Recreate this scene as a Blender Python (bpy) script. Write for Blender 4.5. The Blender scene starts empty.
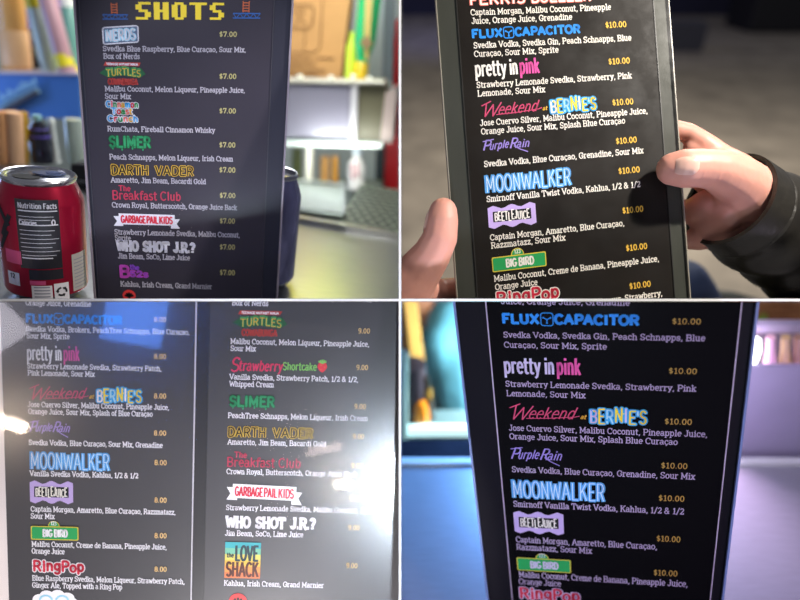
import bpy, math, random
from mathutils import Vector, Matrix
R_ = math.radians
random.seed(7)
SC = bpy.context.scene
COL = SC.collection
# ---------------------------------------------------------------- camera
F = 600.0
PITCH = R_(32)
CAM = Vector((0, 0, 1.7))
sp, cp = math.sin(PITCH), math.cos(PITCH)
CX, CY, CZ = Vector((1, 0, 0)), Vector((0, sp, cp)), Vector((0, -cp, sp))
cd = bpy.data.cameras.new('camera'); cam = bpy.data.objects.new('camera', cd); COL.objects.link(cam)
cd.sensor_width = 36; cd.lens = 36 * F / 800; cd.clip_start = 0.01; cd.clip_end = 60
CM = Matrix((CX, CY, CZ)).transposed()
cam.matrix_world = Matrix.Translation(CAM) @ CM.to_4x4()
cd.dof.use_dof = True; cd.dof.focus_distance = 0.515; cd.dof.aperture_fstop = 27 / 10.5 * 1.0
SC.camera = cam

def Pt(px, py, d):                      # a point of the place: photo pixel and distance along the view
    return CAM + CX * ((px - 400) / F * d) - CY * ((py - 300) / F * d) - CZ * d
def onz(px, py, z):                     # where that sight line meets a level surface
    v = Pt(px, py, 1) - CAM
    return CAM + v * ((z - CAM.z) / v.z)
def ony(px, py, y):                     # ... or an upright plane
    v = Pt(px, py, 1) - CAM
    return CAM + v * ((y - CAM.y) / v.y)

# ---------------------------------------------------------------- world, lamps, exposure
SC.view_settings.view_transform = 'Standard'; SC.view_settings.look = 'None'
SC.view_settings.exposure = 0.0; SC.view_settings.gamma = 1.0
SC.view_settings.use_curve_mapping = False
wd = bpy.data.worlds.new('room_light'); SC.world = wd; wd.use_nodes = True
bg = wd.node_tree.nodes['Background']; bg.inputs[0].default_value = (0.86, 0.88, 1.0, 1); bg.inputs[1].default_value = 0.16

def area(name, loc, target, sx, sy, power, col=(1, 1, 1), roll=0, spread=180):
    l = bpy.data.lights.new(name, 'AREA'); l.shape = 'RECTANGLE'; l.size = sx; l.size_y = sy
    l.energy = power; l.color = col; l.spread = R_(spread)
    o = bpy.data.objects.new(name, l); COL.objects.link(o)
    q = (Vector(target) - Vector(loc)).to_track_quat('-Z', 'Y')
    o.matrix_world = Matrix.Translation(loc) @ q.to_matrix().to_4x4() @ Matrix.Rotation(roll, 4, 'Z')
    return o
def spot(name, loc, target, power, ang, col=(1, 1, 1), rad=0.02, blend=0.3, square=False):
    l = bpy.data.lights.new(name, 'SPOT'); l.energy = power; l.spot_size = R_(ang); l.color = col
    l.shadow_soft_size = rad; l.spot_blend = blend; l.use_square = square
    o = bpy.data.objects.new(name, l); COL.objects.link(o)
    q = (Vector(target) - Vector(loc)).to_track_quat('-Z', 'Y')
    o.matrix_world = Matrix.Translation(loc) @ q.to_matrix().to_4x4()
    return o
# upper left bay: the bar's lamps, with added fills for shelf, menu and can
def from_eye(x, y, d): return CAM + CX * x + CY * y - CZ * d
area('bar_lamp', Pt(200, -330, 0.95), Pt(200, 150, 1.3), 0.6, 0.3, 8.0, (0.95, 0.97, 1.0))
area('shelf_fill', Pt(350, -150, 0.8), Pt(335, 130, 1.3), 0.3, 0.12, 3.5, (0.97, 1.0, 0.97))  # unseen fill added to brighten the right of the back bar
spot('menu_fill', from_eye(-.14, .2, .08), from_eye(-.14, .135, .474), 4.0, 38, (0.9, 0.9, 1.0), 0.02, 0.15, True)  # fill added near the camera, cone cut to the menu
spot('can_fill', from_eye(-.6, .5, .25), from_eye(-.33, .1, .54), 1.6, 34, (0.85, 0.88, 1.0), 0.06, 0.6)  # weak fill added for the red can
area('under_shelf_fill', Pt(335, 149, 1.14), Pt(345, 172, 1.5), 0.14, 0.04, 0.4, (0.95, 1.0, 0.97))  # unseen fill added to brighten the bottles below the shelf
area('neon_lamp_yellow', Pt(388, -85, 1.3), Pt(345, 265, 0.65), 0.26, 0.24, 1.5, (0.85, 0.9, 0.05))
area('neon_lamp_blue', Pt(-160, 60, 1.05), Pt(20, 180, 1.0), 0.16, 0.3, 1.6, (0.35, 0.55, 1.0))
# upper right bay: torch over the menu, lamps over the floor
spot('torch', Pt(1500, -640, 0.25), Pt(600, 170, 0.53), 21.0, 60, (1.0, 0.93, 0.84), 0.012)
area('hall_fill_warm', (2.0, 3.8, 3.2), (1.8, 4.2, 0), 0.8, 0.8, 150.0, (1.0, 0.93, 0.84))  # unseen overhead light added for the floor
area('hall_lamp_navy', (1.0, 10.0, 2.6), (1.5, 13.5, 1.0), 0.8, 0.8, 40.0, (0.3, 0.34, 1.0))
# lower left bay: fill light added below the view for the pages
spot('page_fill', from_eye(-.2, -.9, .15), from_eye(-.2, -.17, .83), 36.0, 44, (1.0, 0.96, 0.97), 0.03, 0.12, True)
# lower right bay: coloured lamps hidden behind the menu, plus added fills
spot('violet_front_fill', from_eye(.5, -.45, .05), from_eye(.18, -.17, .52), 9.0, 50, (0.8, 0.68, 1.0), 0.03, 0.4)  # front fill added so the dim menu's text shows
area('bar_lamp_blue', Pt(545, 330, 0.95), Pt(430, 540, 0.8), 0.12, 0.12, 2.5, (0.14, 0.42, 1.0))
area('bar_lamp_violet', Pt(665, 330, 0.95), Pt(765, 500, 0.9), 0.12, 0.12, 2.2, (0.9, 0.62, 0.98))
area('well_lamp_violet', Pt(690, 400, 0.72), Pt(790, 410, 0.9), 0.08, 0.08, 0.7, (0.8, 0.72, 1.0))
area('back_fill_teal', Pt(560, 340, 1.35), Pt(440, 380, 1.8), 0.2, 0.2, 9.0, (0.85, 0.97, 1.0))  # fill added behind the menu to light the shirt
area('carton_fill_warm', Pt(660, 345, 1.0), Pt(790, 312, 1.35), 0.08, 0.05, 1.0, (1.0, 0.85, 0.7))  # unseen fill added to brighten the cardboard box
# ---------------------------------------------------------------- materials
def lin(c): return c / 12.92 if c <= 0.04045 else ((c + 0.055) / 1.055) ** 2.4
def hexc(h): return tuple(lin(int(h[i:i + 2], 16) / 255) for i in (0, 2, 4)) + (1,)
MATS = {}
def mat(name, col, rough=0.5, metal=0.0, noise=0.0, nscale=30, bump=0.0, spec=0.5, trans=0.0, coat=0.0, stretch=(1, 1, 1), aniso=0.0, emit=0.0, alpha=1.0):
    if name in MATS: return MATS[name]
    m = bpy.data.materials.new(name); m.use_nodes = True
    nt = m.node_tree; b = nt.nodes['Principled BSDF']
    c = hexc(col) if isinstance(col, str) else tuple(col) + (1,)
    b.inputs['Base Color'].default_value = c; b.inputs['Roughness'].default_value = rough
    b.inputs['Metallic'].default_value = metal; b.inputs['Specular IOR Level'].default_value = spec
    b.inputs['Transmission Weight'].default_value = trans; b.inputs['Coat Weight'].default_value = coat
    b.inputs['Anisotropic'].default_value = aniso; b.inputs['Alpha'].default_value = alpha
    if emit:
        b.inputs['Emission Color'].default_value = c; b.inputs['Emission Strength'].default_value = emit
    if noise or bump:
        tc = nt.nodes.new('ShaderNodeTexCoord'); mp = nt.nodes.new('ShaderNodeMapping'); mp.inputs['Scale'].default_value = stretch
        nz = nt.nodes.new('ShaderNodeTexNoise'); nz.inputs['Scale'].default_value = nscale; nz.inputs['Detail'].default_value = 5
        nt.links.new(tc.outputs['Object'], mp.inputs[0]); nt.links.new(mp.outputs[0], nz.inputs['Vector'])
        if noise:
            mx = nt.nodes.new('ShaderNodeMix'); mx.data_type = 'RGBA'
            mx.inputs[6].default_value = tuple(max(0, x * (1 - noise)) for x in c[:3]) + (1,)
            mx.inputs[7].default_value = tuple(min(1, x * (1 + noise)) for x in c[:3]) + (1,)
            nt.links.new(nz.outputs[0], mx.inputs[0]); nt.links.new(mx.outputs[2], b.inputs['Base Color'])
        if bump:
            bp = nt.nodes.new('ShaderNodeBump'); bp.inputs['Strength'].default_value = bump; bp.inputs['Distance'].default_value = 0.002
            nt.links.new(nz.outputs[0], bp.inputs['Height']); nt.links.new(bp.outputs[0], b.inputs['Normal'])
    MATS[name] = m
    return m
def ink(h): return mat('ink_' + h, h, 0.6, spec=0.2)
def vinyl(name, rough, rough2, mix, strength, tint=(1, 1, 1, 1), scuff=0):   # clear sheet: see-through with a sheen
    m = bpy.data.materials.new(name); m.use_nodes = True; nt = m.node_tree; nt.nodes.clear()
    out = nt.nodes.new('ShaderNodeOutputMaterial'); t = nt.nodes.new('ShaderNodeBsdfTransparent'); t.inputs[0].default_value = tint
    g1 = nt.nodes.new('ShaderNodeBsdfGlossy'); g1.inputs['Roughness'].default_value = rough
    g2 = nt.nodes.new('ShaderNodeBsdfGlossy'); g2.inputs['Roughness'].default_value = rough2
    mg = nt.nodes.new('ShaderNodeMixShader'); mg.inputs[0].default_value = mix
    lw = nt.nodes.new('ShaderNodeLayerWeight'); lw.inputs[0].default_value = .5          # same from both sides of the sheet
    p5 = nt.nodes.new('ShaderNodeMath'); p5.operation = 'POWER'; p5.inputs[1].default_value = 5
    fr = nt.nodes.new('ShaderNodeMath'); fr.operation = 'MULTIPLY_ADD'; fr.inputs[1].default_value = .3; fr.inputs[2].default_value = .04
    nt.links.new(lw.outputs['Facing'], p5.inputs[0]); nt.links.new(p5.outputs[0], fr.inputs[0])
    mu = nt.nodes.new('ShaderNodeMath'); mu.operation = 'MULTIPLY'; mu.use_clamp = True; mu.inputs[1].default_value = strength
    mm = nt.nodes.new('ShaderNodeMixShader')
    L = nt.links.new
    if scuff:                           # worn patches scatter more of the lamp
        tc = nt.nodes.new('ShaderNodeTexCoord'); nz = nt.nodes.new('ShaderNodeTexNoise'); nz.inputs['Scale'].default_value = 17; nz.inputs['Detail'].default_value = 7; nz.inputs['Roughness'].default_value = .7
        cr = nt.nodes.new('ShaderNodeMapRange'); cr.inputs[1].default_value = .42; cr.inputs[2].default_value = .72; cr.inputs[3].default_value = strength * .3; cr.inputs[4].default_value = strength * (1 + scuff)
        L(tc.outputs['Object'], nz.inputs['Vector']); L(nz.outputs[0], cr.inputs[0]); L(cr.outputs[0], mu.inputs[1])
    L(fr.outputs[0], mu.inputs[0]); L(mu.outputs[0], mm.inputs[0]); L(g1.outputs[0], mg.inputs[1]); L(g2.outputs[0], mg.inputs[2])
    L(t.outputs[0], mm.inputs[1]); L(mg.outputs[0], mm.inputs[2]); L(mm.outputs[0], out.inputs[0])
    return m

# ---------------------------------------------------------------- mesh builder
def clip_poly(poly, planes):
    for (p, n) in planes:
        out = []
        for i in range(len(poly)):
            a, b = poly[i], poly[(i + 1) % len(poly)]
            da, db = (a - p).dot(n), (b - p).dot(n)
            if da >= 0: out.append(a)
            if (da >= 0) != (db >= 0): out.append(a + (b - a) * (da / (da - db)))
        poly = out
        if len(poly) < 3: return None
    return poly
GAP = 0.0013
CELL = {1: [(CAM - CX * GAP, -CX), (CAM + CY * GAP, CY)], 2: [(CAM + CX * GAP, CX), (CAM + CY * GAP, CY)],
        3: [(CAM - CX * GAP, -CX), (CAM - CY * GAP, -CY)], 4: [(CAM + CX * GAP, CX), (CAM - CY * GAP, -CY)], 0: []}
def wmat(o):
    return o.matrix_basis.copy() if o.parent is None else wmat(o.parent) @ o.matrix_parent_inverse @ o.matrix_basis
class MB:
    def __init__(s): s.v = []; s.f = []; s.m = []; s.mats = []
    def mi(s, m):
        if m not in s.mats: s.mats.append(m)
        return s.mats.index(m)
    def add(s, vs, fs, m):
        o = len(s.v); k = s.mi(m); s.v += [Vector(x) for x in vs]
        for f in fs: s.f.append([o + i for i in f]); s.m.append(k)
        return s
    def poly(s, pts, m): return s.add(pts, [list(range(len(pts)))], m)
    def box(s, lo, hi, m, M=None):
        x0, y0, z0 = lo; x1, y1, z1 = hi
        vs = [Vector(p) for p in ((x0, y0, z0), (x1, y0, z0), (x1, y1, z0), (x0, y1, z0), (x0, y0, z1), (x1, y0, z1), (x1, y1, z1), (x0, y1, z1))]
        if M is not None: vs = [M @ p for p in vs]
        return s.add(vs, [(0, 3, 2, 1), (4, 5, 6, 7), (0, 1, 5, 4), (1, 2, 6, 5), (2, 3, 7, 6), (3, 0, 4, 7)], m)
    def prism(s, pts, dvec, m):
        n = len(pts); d = Vector(dvec); a = [Vector(p) for p in pts]; b = [p + d for p in a]
        return s.add(a + b, [list(range(n))[::-1], [n + i for i in range(n)]] + [(i, (i + 1) % n, n + (i + 1) % n, n + i) for i in range(n)], m)
    def lathe(s, prof, M, m, n=32, a0=0, a1=360, cap=True):
        full = abs(a1 - a0) >= 359.9; k = n if full else n + 1; vs = []; fs = []
        for (r, z) in prof:
            for i in range(k):
                t = R_(a0 + (a1 - a0) * i / n); vs.append(M @ Vector((r * math.cos(t), r * math.sin(t), z)))
        for j in range(len(prof) - 1):
            for i in range(n):
                i2 = (i + 1) % k
                fs.append((j * k + i, j * k + i2, (j + 1) * k + i2, (j + 1) * k + i))
        if full and cap:
            if prof[0][0] > 1e-5: fs.append(tuple(range(k))[::-1])
            if prof[-1][0] > 1e-5: fs.append(tuple((len(prof) - 1) * k + i for i in range(k)))
        return s.add(vs, fs, m)
    def tube(s, pts, rad, m, n=12):
        pts = [Vector(p) for p in pts]; rs = rad if isinstance(rad, (list, tuple)) else [rad] * len(pts)
        vs = []; fs = []; up = None
        for i, p in enumerate(pts):
            t = (pts[min(i + 1, len(pts) - 1)] - pts[max(i - 1, 0)]).normalized()
            if up is None: up = t.orthogonal()
            up = (up - t * up.dot(t)).normalized(); w = t.cross(up)
            for k in range(n):
                a = 2 * math.pi * k / n; vs.append(p + (up * math.cos(a) + w * math.sin(a)) * rs[i])
        for i in range(len(pts) - 1):
            for k in range(n): fs.append((i * n + k, i * n + (k + 1) % n, (i + 1) * n + (k + 1) % n, (i + 1) * n + k))
        fs.append(tuple(range(n))[::-1]); fs.append(tuple((len(pts) - 1) * n + k for k in range(n)))
        return s.add(vs, fs, m)
    def ribbon(s, pts, w, m, z=0.0, rnd=False):          # flat ink stroke in a page's own plane
        for (a, b) in zip(pts[:-1], pts[1:]):
            dx, dy = b[0] - a[0], b[1] - a[1]; l = math.hypot(dx, dy)
            if l < 1e-9: continue
            dx /= l; dy /= l; e = w * (0.0 if rnd else 0.22); h = w / 2
            s.add([(a[0] - dx * e - dy * h, a[1] - dy * e + dx * h, z), (a[0] - dx * e + dy * h, a[1] - dy * e - dx * h, z),
                   (b[0] + dx * e + dy * h, b[1] + dy * e - dx * h, z), (b[0] + dx * e - dy * h, b[1] + dy * e + dx * h, z)], [(0, 1, 2, 3)], m)
        if rnd:
            for a in pts: s.disc(a[0], a[1], w / 2, m, z, 8)
        return s
    def disc(s, x, y, r, m, z, n=20, ry=None):
        ry = ry or r
        return s.poly([(x + r * math.cos(2 * math.pi * i / n), y + ry * math.sin(2 * math.pi * i / n), z) for i in range(n)], m)
    def build(s, name, parent=None, cell=0, smooth=False, bevel=0.0, M=None):
        inv = Matrix.Identity(4) if parent is None else wmat(parent).inverted()
        if M is not None: inv = inv @ M                  # verts given in frame M
        v, f, mm = s.v, s.f, s.m
        if cell:
            W = M if M is not None else Matrix.Identity(4); Wi = W.inverted(); W3 = W.to_3x3()
            pl = [(Wi @ p, (Wi.to_3x3() @ n).normalized()) for p, n in CELL[cell]]
            out = [any((p - q).dot(n) < 0 for q, n in pl) for p in v]
            if any(out):
                nv = list(v); nf = []; nm = []
                for face, k in zip(f, mm):
                    if not any(out[i] for i in face): nf.append(face); nm.append(k); continue
                    pp = clip_poly([v[i] for i in face], pl)
                    if pp: nf.append(list(range(len(nv), len(nv) + len(pp)))); nv += pp; nm.append(k)
                used = sorted({i for fa in nf for i in fa}); rm = {o: n for n, o in enumerate(used)}
                v = [nv[i] for i in used]; f = [[rm[i] for i in fa] for fa in nf]; mm = nm
        if not f: return None
        me = bpy.data.meshes.new(name); me.from_pydata([inv @ p for p in v], [], f)
        for m in s.mats: me.materials.append(m)
        me.polygons.foreach_set('material_index', mm)
        if smooth:
            me.polygons.foreach_set('use_smooth', [True] * len(f))
        me.update()
        o = bpy.data.objects.new(name, me); COL.objects.link(o)
        if parent is not None: o.parent = parent
        if smooth:
            try: me.set_sharp_from_angle(angle=R_(40))
            except Exception: pass
        if bevel:
            b = o.modifiers.new('edge', 'BEVEL'); b.width = bevel; b.segments = 2; b.limit_method = 'ANGLE'
        return o
def thing(name, label, cat, M, group=None):
    o = bpy.data.objects.new(name, None); COL.objects.link(o); o.empty_display_size = 0.02
    if not isinstance(M, Matrix): M = Matrix.Translation(M)
    o.matrix_world = M; bpy.context.view_layer.update()
    return tag(o, label, cat, group)
def tag(o, label, cat, group=None):
    o['label'] = label; o['category'] = cat
    if group: o['group'] = group
    return o
def struct(o): o['kind'] = 'structure'; return o
def T(p): return Matrix.Translation(Vector(p))
def axis(p, q):                         # frame at p with z towards q
    d = (Vector(q) - Vector(p)).normalized()
    return T(p) @ d.to_track_quat('Z', 'Y').to_matrix().to_4x4()

#@STRUCT
# ---------------------------------------------------------------- the setting
M_wallp = mat('partition_grey', '6b6a70', 0.6)
M_white = mat('partition_edge_white', 'fbfbfb', 0.5)
CF = T(CAM) @ CM.to_4x4()
b = MB(); b.box((-0.0008, -0.95, -1.62), (0.0008, 0.95, -0.474), M_wallp); struct(b.build('baffle_middle', M=CF))  # added panels, edge-on to the camera, keep the bays' light apart
b = MB(); b.box((-1.3, -0.0008, -1.62), (-0.0008, 0.0008, -0.474), M_wallp); struct(b.build('baffle_left', M=CF))
b = MB(); b.box((0.0008, -0.0008, -1.62), (1.3, 0.0008, -0.474), M_wallp); struct(b.build('baffle_right', M=CF))
b = MB(); b.box((-0.00092, -0.6, -0.474), (0.00092, 0.6, -0.470), M_white); struct(b.build('trim_1', M=CF))
b = MB(); b.box((-0.7, -0.00092, -0.474), (-0.00092, 0.00092, -0.470), M_white)
b.box((0.00092, -0.00092, -0.474), (0.7, 0.00092, -0.470), M_white); struct(b.build('trim_2', M=CF))
# concrete floor and dark far wall, seen in the upper right bay
def floor_mat():
    m = mat('worn_concrete', '8b8478', 0.75, noise=0.0); nt = m.node_tree; b = nt.nodes['Principled BSDF']
    tc = nt.nodes.new('ShaderNodeTexCoord'); n1 = nt.nodes.new('ShaderNodeTexNoise'); n1.inputs['Scale'].default_value = 2.3; n1.inputs['Detail'].default_value = 8
    n1.inputs['Roughness'].default_value = 0.62
    cr = nt.nodes.new('ShaderNodeValToRGB'); e = cr.color_ramp.elements
    e[0].position = 0.32; e[0].color = hexc('7a7266'); e[1].position = 0.68; e[1].color = hexc('a59a8a')
    nt.links.new(tc.outputs['Object'], n1.inputs['Vector']); nt.links.new(n1.outputs[0], cr.inputs[0]); nt.links.new(cr.outputs[0], b.inputs['Base Color'])
    return m
b = MB(); b.box((-3, -1, -0.05), (9, 14.6, 0), floor_mat()); struct(b.build('floor'))
b = MB(); b.box((-3, 14.6, 0), (9, 14.75, 3.4), mat('navy_paint', '26263c', 0.8, noise=0.4, nscale=2)); struct(b.build('wall_back'))
#@FONT
# ---------------------------------------------------------------- lettering: stroke skeletons with slab serifs
def A(cx, cy, rx, ry, a0, a1, n=8):
    return [(cx + rx * math.cos(R_(a0 + (a1 - a0) * i / n)), cy + ry * math.sin(R_(a0 + (a1 - a0) * i / n))) for i in range(n + 1)]
def E(cx, cy, rx, ry): return A(cx, cy, rx, ry, 0, 360, 12)
def sf(*xs): return [[(x - .085, y), (x + .085, y)] for x, y in xs]
G = {}
def g(ch, adv, st, se=()): G[ch] = (adv, st, list(se))
g(' ', .27, [])
g('a', .51, [A(.23, .34, .15, .16, 150, 0, 6) + [(.38, .08), (.47, .02)], E(.21, .14, .15, .14)])
g('b', .54, [[(.12, .7), (.12, 0)], E(.29, .25, .17, .25)], [[(.02, .7), (.12, .7)]])
g('c', .48, [A(.27, .25, .19, .25, 45, 320, 10)], [[(.4, .48), (.4, .36)]])
g('d', .55, [[(.42, .7), (.42, 0)], E(.25, .25, .17, .25)], [[(.32, .7), (.42, .7)], [(.42, 0), (.51, 0)]])
g('e', .5, [[(.08, .27), (.44, .27)] + A(.26, .25, .18, .25, 5, 315, 10)])
g('f', .36, [A(.28, .56, .12, .14, 40, 180, 5) + [(.16, 0)], [(.05, .49), (.32, .49)]], [[(.06, 0), (.28, 0)]])
g('g', .53, [E(.25, .28, .17, .21), [(.42, .49), (.42, -.06)] + A(.25, -.06, .17, .14, 0, -150, 6)], [[(.42, .49), (.5, .49)]])
g('h', .55, [[(.12, .7), (.12, 0)], A(.27, .32, .15, .18, 180, 0, 6) + [(.42, 0)]], [[(.02, .7), (.12, .7)]] + sf((.12, 0), (.42, 0)))
g('i', .3, [[(.16, .49), (.16, 0)], [(.16, .63), (.16, .7)]], [[(.05, .49), (.16, .49)], [(.05, 0), (.27, 0)]])
g('j', .28, [[(.17, .49), (.17, -.06)] + A(.06, -.06, .11, .14, 0, -110, 5), [(.17, .63), (.17, .7)]], [[(.06, .49), (.17, .49)]])
g('k', .52, [[(.12, .7), (.12, 0)], [(.4, .49), (.13, .2)], [(.22, .3), (.43, 0)]], [[(.02, .7), (.12, .7)]] + sf((.12, 0), (.42, 0), (.4, .49)))
g('l', .3, [[(.16, .7), (.16, 0)]], [[(.05, .7), (.16, .7)], [(.05, 0), (.27, 0)]])
g('m', .75, [[(.11, .5), (.11, 0)], A(.24, .33, .13, .17, 180, 0, 5) + [(.37, 0)], A(.5, .33, .13, .17, 180, 0, 5) + [(.63, 0)]], [[(.02, .49), (.11, .49)]] + sf((.11, 0), (.37, 0), (.63, 0)))
g('n', .55, [[(.12, .5), (.12, 0)], A(.27, .32, .15, .18, 180, 0, 6) + [(.42, 0)]], [[(.02, .49), (.12, .49)]] + sf((.12, 0), (.42, 0)))
g('o', .52, [E(.26, .25, .19, .25)])
g('p', .54, [[(.12, .5), (.12, -.2)], E(.29, .25, .17, .25)], [[(.02, .49), (.12, .49)]] + sf((.12, -.2)))
g('q', .54, [[(.42, .5), (.42, -.2)], E(.25, .25, .17, .25)], sf((.42, -.2)))
g('r', .43, [[(.13, .5), (.13, 0)], A(.28, .3, .15, .19, 180, 50, 5)], [[(.03, .49), (.13, .49)], [(.03, 0), (.26, 0)]])
g('s', .44, [A(.22, .375, .13, .12, 40, 270, 7) + A(.22, .125, .14, .13, 90, -145, 7)], [[(.33, .48), (.33, .38)], [(.09, .13), (.09, .02)]])
g('t', .38, [[(.16, .66), (.16, .1)] + A(.25, .1, .09, .1, 180, 320, 5), [(.05, .49), (.32, .49)]])
g('u', .55, [[(.12, .49), (.12, .17)] + A(.265, .17, .145, .17, 180, 360, 6), [(.41, .49), (.41, 0)]], [[(.02, .49), (.12, .49)], [(.31, .49), (.41, .49)], [(.41, 0), (.5, 0)]])
g('v', .5, [[(.08, .49), (.25, 0), (.42, .49)]], sf((.09, .49), (.41, .49)))
g('w', .72, [[(.08, .49), (.22, 0), (.36, .46), (.5, 0), (.64, .49)]], sf((.09, .49), (.63, .49)))
g('x', .5, [[(.09, .49), (.41, 0)], [(.41, .49), (.09, 0)]], sf((.1, .49), (.4, .49), (.1, 0), (.4, 0)))
g('y', .5, [[(.08, .49), (.26, .02)], [(.42, .49), (.2, -.14), (.1, -.19)]], sf((.09, .49), (.41, .49)))
g('z', .46, [[(.08, .49), (.38, .49), (.07, 0), (.39, 0)]], [[(.08, .49), (.08, .38)], [(.39, 0), (.39, .11)]])
g('A', .7, [[(.07, 0), (.34, .7), (.61, 0)], [(.17, .24), (.51, .24)]], sf((.09, 0), (.59, 0)))
g('B', .62, [[(.13, 0), (.13, .7), (.36, .7)] + A(.36, .53, .16, .17, 90, -90, 6) + [(.13, .36)], [(.36, .36)] + A(.37, .18, .18, .18, 90, -90, 6) + [(.13, 0)]], [[(.04, .7), (.13, .7)], [(.04, 0), (.13, 0)]])
g('C', .63, [A(.34, .35, .27, .35, 45, 315, 12)], [[(.55, .68), (.55, .48)]])
g('D', .66, [[(.13, 0), (.13, .7), (.3, .7)] + A(.3, .35, .29, .35, 90, -90, 9) + [(.13, 0)]], [[(.04, .7), (.13, .7)], [(.04, 0), (.13, 0)]])
g('E', .6, [[(.52, .7), (.13, .7), (.13, 0), (.53, 0)], [(.13, .36), (.42, .36)]], [[(.04, .7), (.13, .7)], [(.04, 0), (.13, 0)], [(.52, .7), (.52, .55)], [(.53, 0), (.53, .15)]])
g('F', .58, [[(.52, .7), (.13, .7), (.13, 0)], [(.13, .36), (.4, .36)]], [[(.04, .7), (.13, .7)], [(.52, .7), (.52, .55)]] + sf((.13, 0)))
g('G', .67, [A(.34, .35, .27, .35, 45, 345, 12) + [(.6, .3), (.4, .3)]], [[(.55, .68), (.55, .48)]])
g('H', .7, [[(.13, .7), (.13, 0)], [(.55, .7), (.55, 0)], [(.13, .36), (.55, .36)]], sf((.13, .7), (.13, 0), (.55, .7), (.55, 0)))
g('I', .34, [[(.17, .7), (.17, 0)]], sf((.17, .7), (.17, 0)))
g('J', .5, [[(.36, .7), (.36, .17)] + A(.21, .17, .15, .17, 0, -170, 7)], [[(.24, .7), (.44, .7)]])
g('K', .67, [[(.13, .7), (.13, 0)], [(.54, .7), (.14, .28)], [(.28, .42), (.57, 0)]], sf((.13, .7), (.13, 0), (.54, .7), (.56, 0)))
g('L', .58, [[(.13, .7), (.13, 0), (.52, 0)]], sf((.13, .7)) + [[(.04, 0), (.13, 0)], [(.52, 0), (.52, .17)]])
g('M', .82, [[(.13, 0), (.13, .7), (.4, .15), (.67, .7), (.67, 0)]], [[(.03, .7), (.13, .7)], [(.67, .7), (.77, .7)]] + sf((.13, 0), (.67, 0)))
g('N', .7, [[(.13, 0), (.13, .7), (.56, 0), (.56, .7)]], [[(.03, .7), (.13, .7)]] + sf((.13, 0), (.56, .7)))
g('O', .68, [A(.34, .35, .27, .35, 0, 360, 14)])
g('P', .6, [[(.13, 0), (.13, .7), (.34, .7)] + A(.34, .51, .2, .19, 90, -90, 7) + [(.13, .32)]], [[(.04, .7), (.13, .7)]] + sf((.13, 0)))
g('R', .66, [[(.13, 0), (.13, .7), (.34, .7)] + A(.34, .52, .19, .18, 90, -90, 7) + [(.13, .34)], [(.34, .34), (.55, 0)]], [[(.04, .7), (.13, .7)], [(.5, 0), (.63, 0)]] + sf((.13, 0)))
g('S', .57, [A(.28, .525, .19, .175, 30, 270, 8) + A(.28, .175, .2, .175, 90, -150, 8)], [[(.46, .69), (.46, .55)], [(.09, .17), (.09, .02)]])
g('T', .64, [[(.06, .7), (.58, .7)], [(.32, .7), (.32, 0)]], [[(.06, .7), (.06, .53)], [(.58, .7), (.58, .53)]] + sf((.32, 0)))
g('U', .68, [[(.13, .7), (.13, .22)] + A(.34, .22, .21, .22, 180, 360, 8) + [(.55, .7)]], sf((.13, .7), (.55, .7)))
g('V', .67, [[(.08, .7), (.335, 0), (.59, .7)]], sf((.09, .7), (.58, .7)))
g('W', .9, [[(.07, .7), (.25, 0), (.45, .62), (.65, 0), (.83, .7)]], sf((.08, .7), (.82, .7)))
g('X', .66, [[(.1, .7), (.56, 0)], [(.56, .7), (.1, 0)]], sf((.11, .7), (.55, .7), (.11, 0), (.55, 0)))
g('Y', .64, [[(.08, .7), (.32, .34), (.56, .7)], [(.32, .34), (.32, 0)]], sf((.09, .7), (.55, .7), (.32, 0)))
g('4', .5, [[(.34, 0), (.34, .68), (.06, .2), (.44, .2)]])
g('6', .5, [E(.25, .2, .17, .2), [(.08, .2)] + A(.28, .38, .19, .3, 205, 70, 6)])
g('0', .5, [E(.25, .34, .17, .34)])
g('1', .42, [[(.1, .56), (.22, .68), (.22, 0)]], [[(.09, 0), (.35, 0)]])
g('2', .5, [A(.25, .5, .16, .18, 165, -30, 7) + [(.08, .02), (.42, .02)]], [[(.42, .02), (.42, .12)]])
g('3', .5, [A(.23, .51, .15, .17, 150, -80, 7), A(.23, .17, .17, .17, 80, -150, 8)])
g('5', .5, [[(.4, .68), (.13, .68), (.11, .4)] + A(.24, .22, .17, .2, 120, -150, 8)])
g('7', .48, [[(.08, .68), (.42, .68), (.2, 0)]], [[(.08, .68), (.08, .56)]])
g('8', .5, [E(.25, .5, .14, .17), E(.25, .17, .17, .17)])
g('9', .5, [E(.25, .48, .16, .2), [(.41, .48)] + A(.22, .3, .19, .3, 25, -110, 6)])
g('$', .5, [A(.25, .47, .14, .13, 30, 270, 7) + A(.25, .2, .15, .14, 90, -150, 7), [(.25, .72), (.25, -.05)]])
g('.', .24, [[(.1, .02), (.13, .02)], [(.1, .05), (.13, .05)]])
g(',', .25, [[(.13, .05), (.13, -.02), (.08, -.13)]])
g("'", .22, [[(.11, .7), (.1, .5)]])
g('/', .42, [[(.05, -.08), (.36, .74)]])
g('-', .36, [[(.05, .27), (.3, .27)]])
g('?', .5, [A(.24, .52, .16, .18, 165, -60, 7) + [(.24, .2)], [(.24, .0), (.24, .05)]])
g('&', .7, [A(.28, .55, .13, .14, -60, 240, 9) + [(.56, 0)], [(.24, .4)] + A(.26, .17, .19, .18, 140, 350, 8) + [(.54, .34)]])
G['ç'] = (G['c'][0], G['c'][1] + [[(.27, 0), (.3, -.08), (.22, -.16)]], G['c'][2])
for ch, src in (('I_', 'I'),): G[ch] = G[src]
def natural(s, track=0): return sum(G[c][0] + track for c in s) - track
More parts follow.
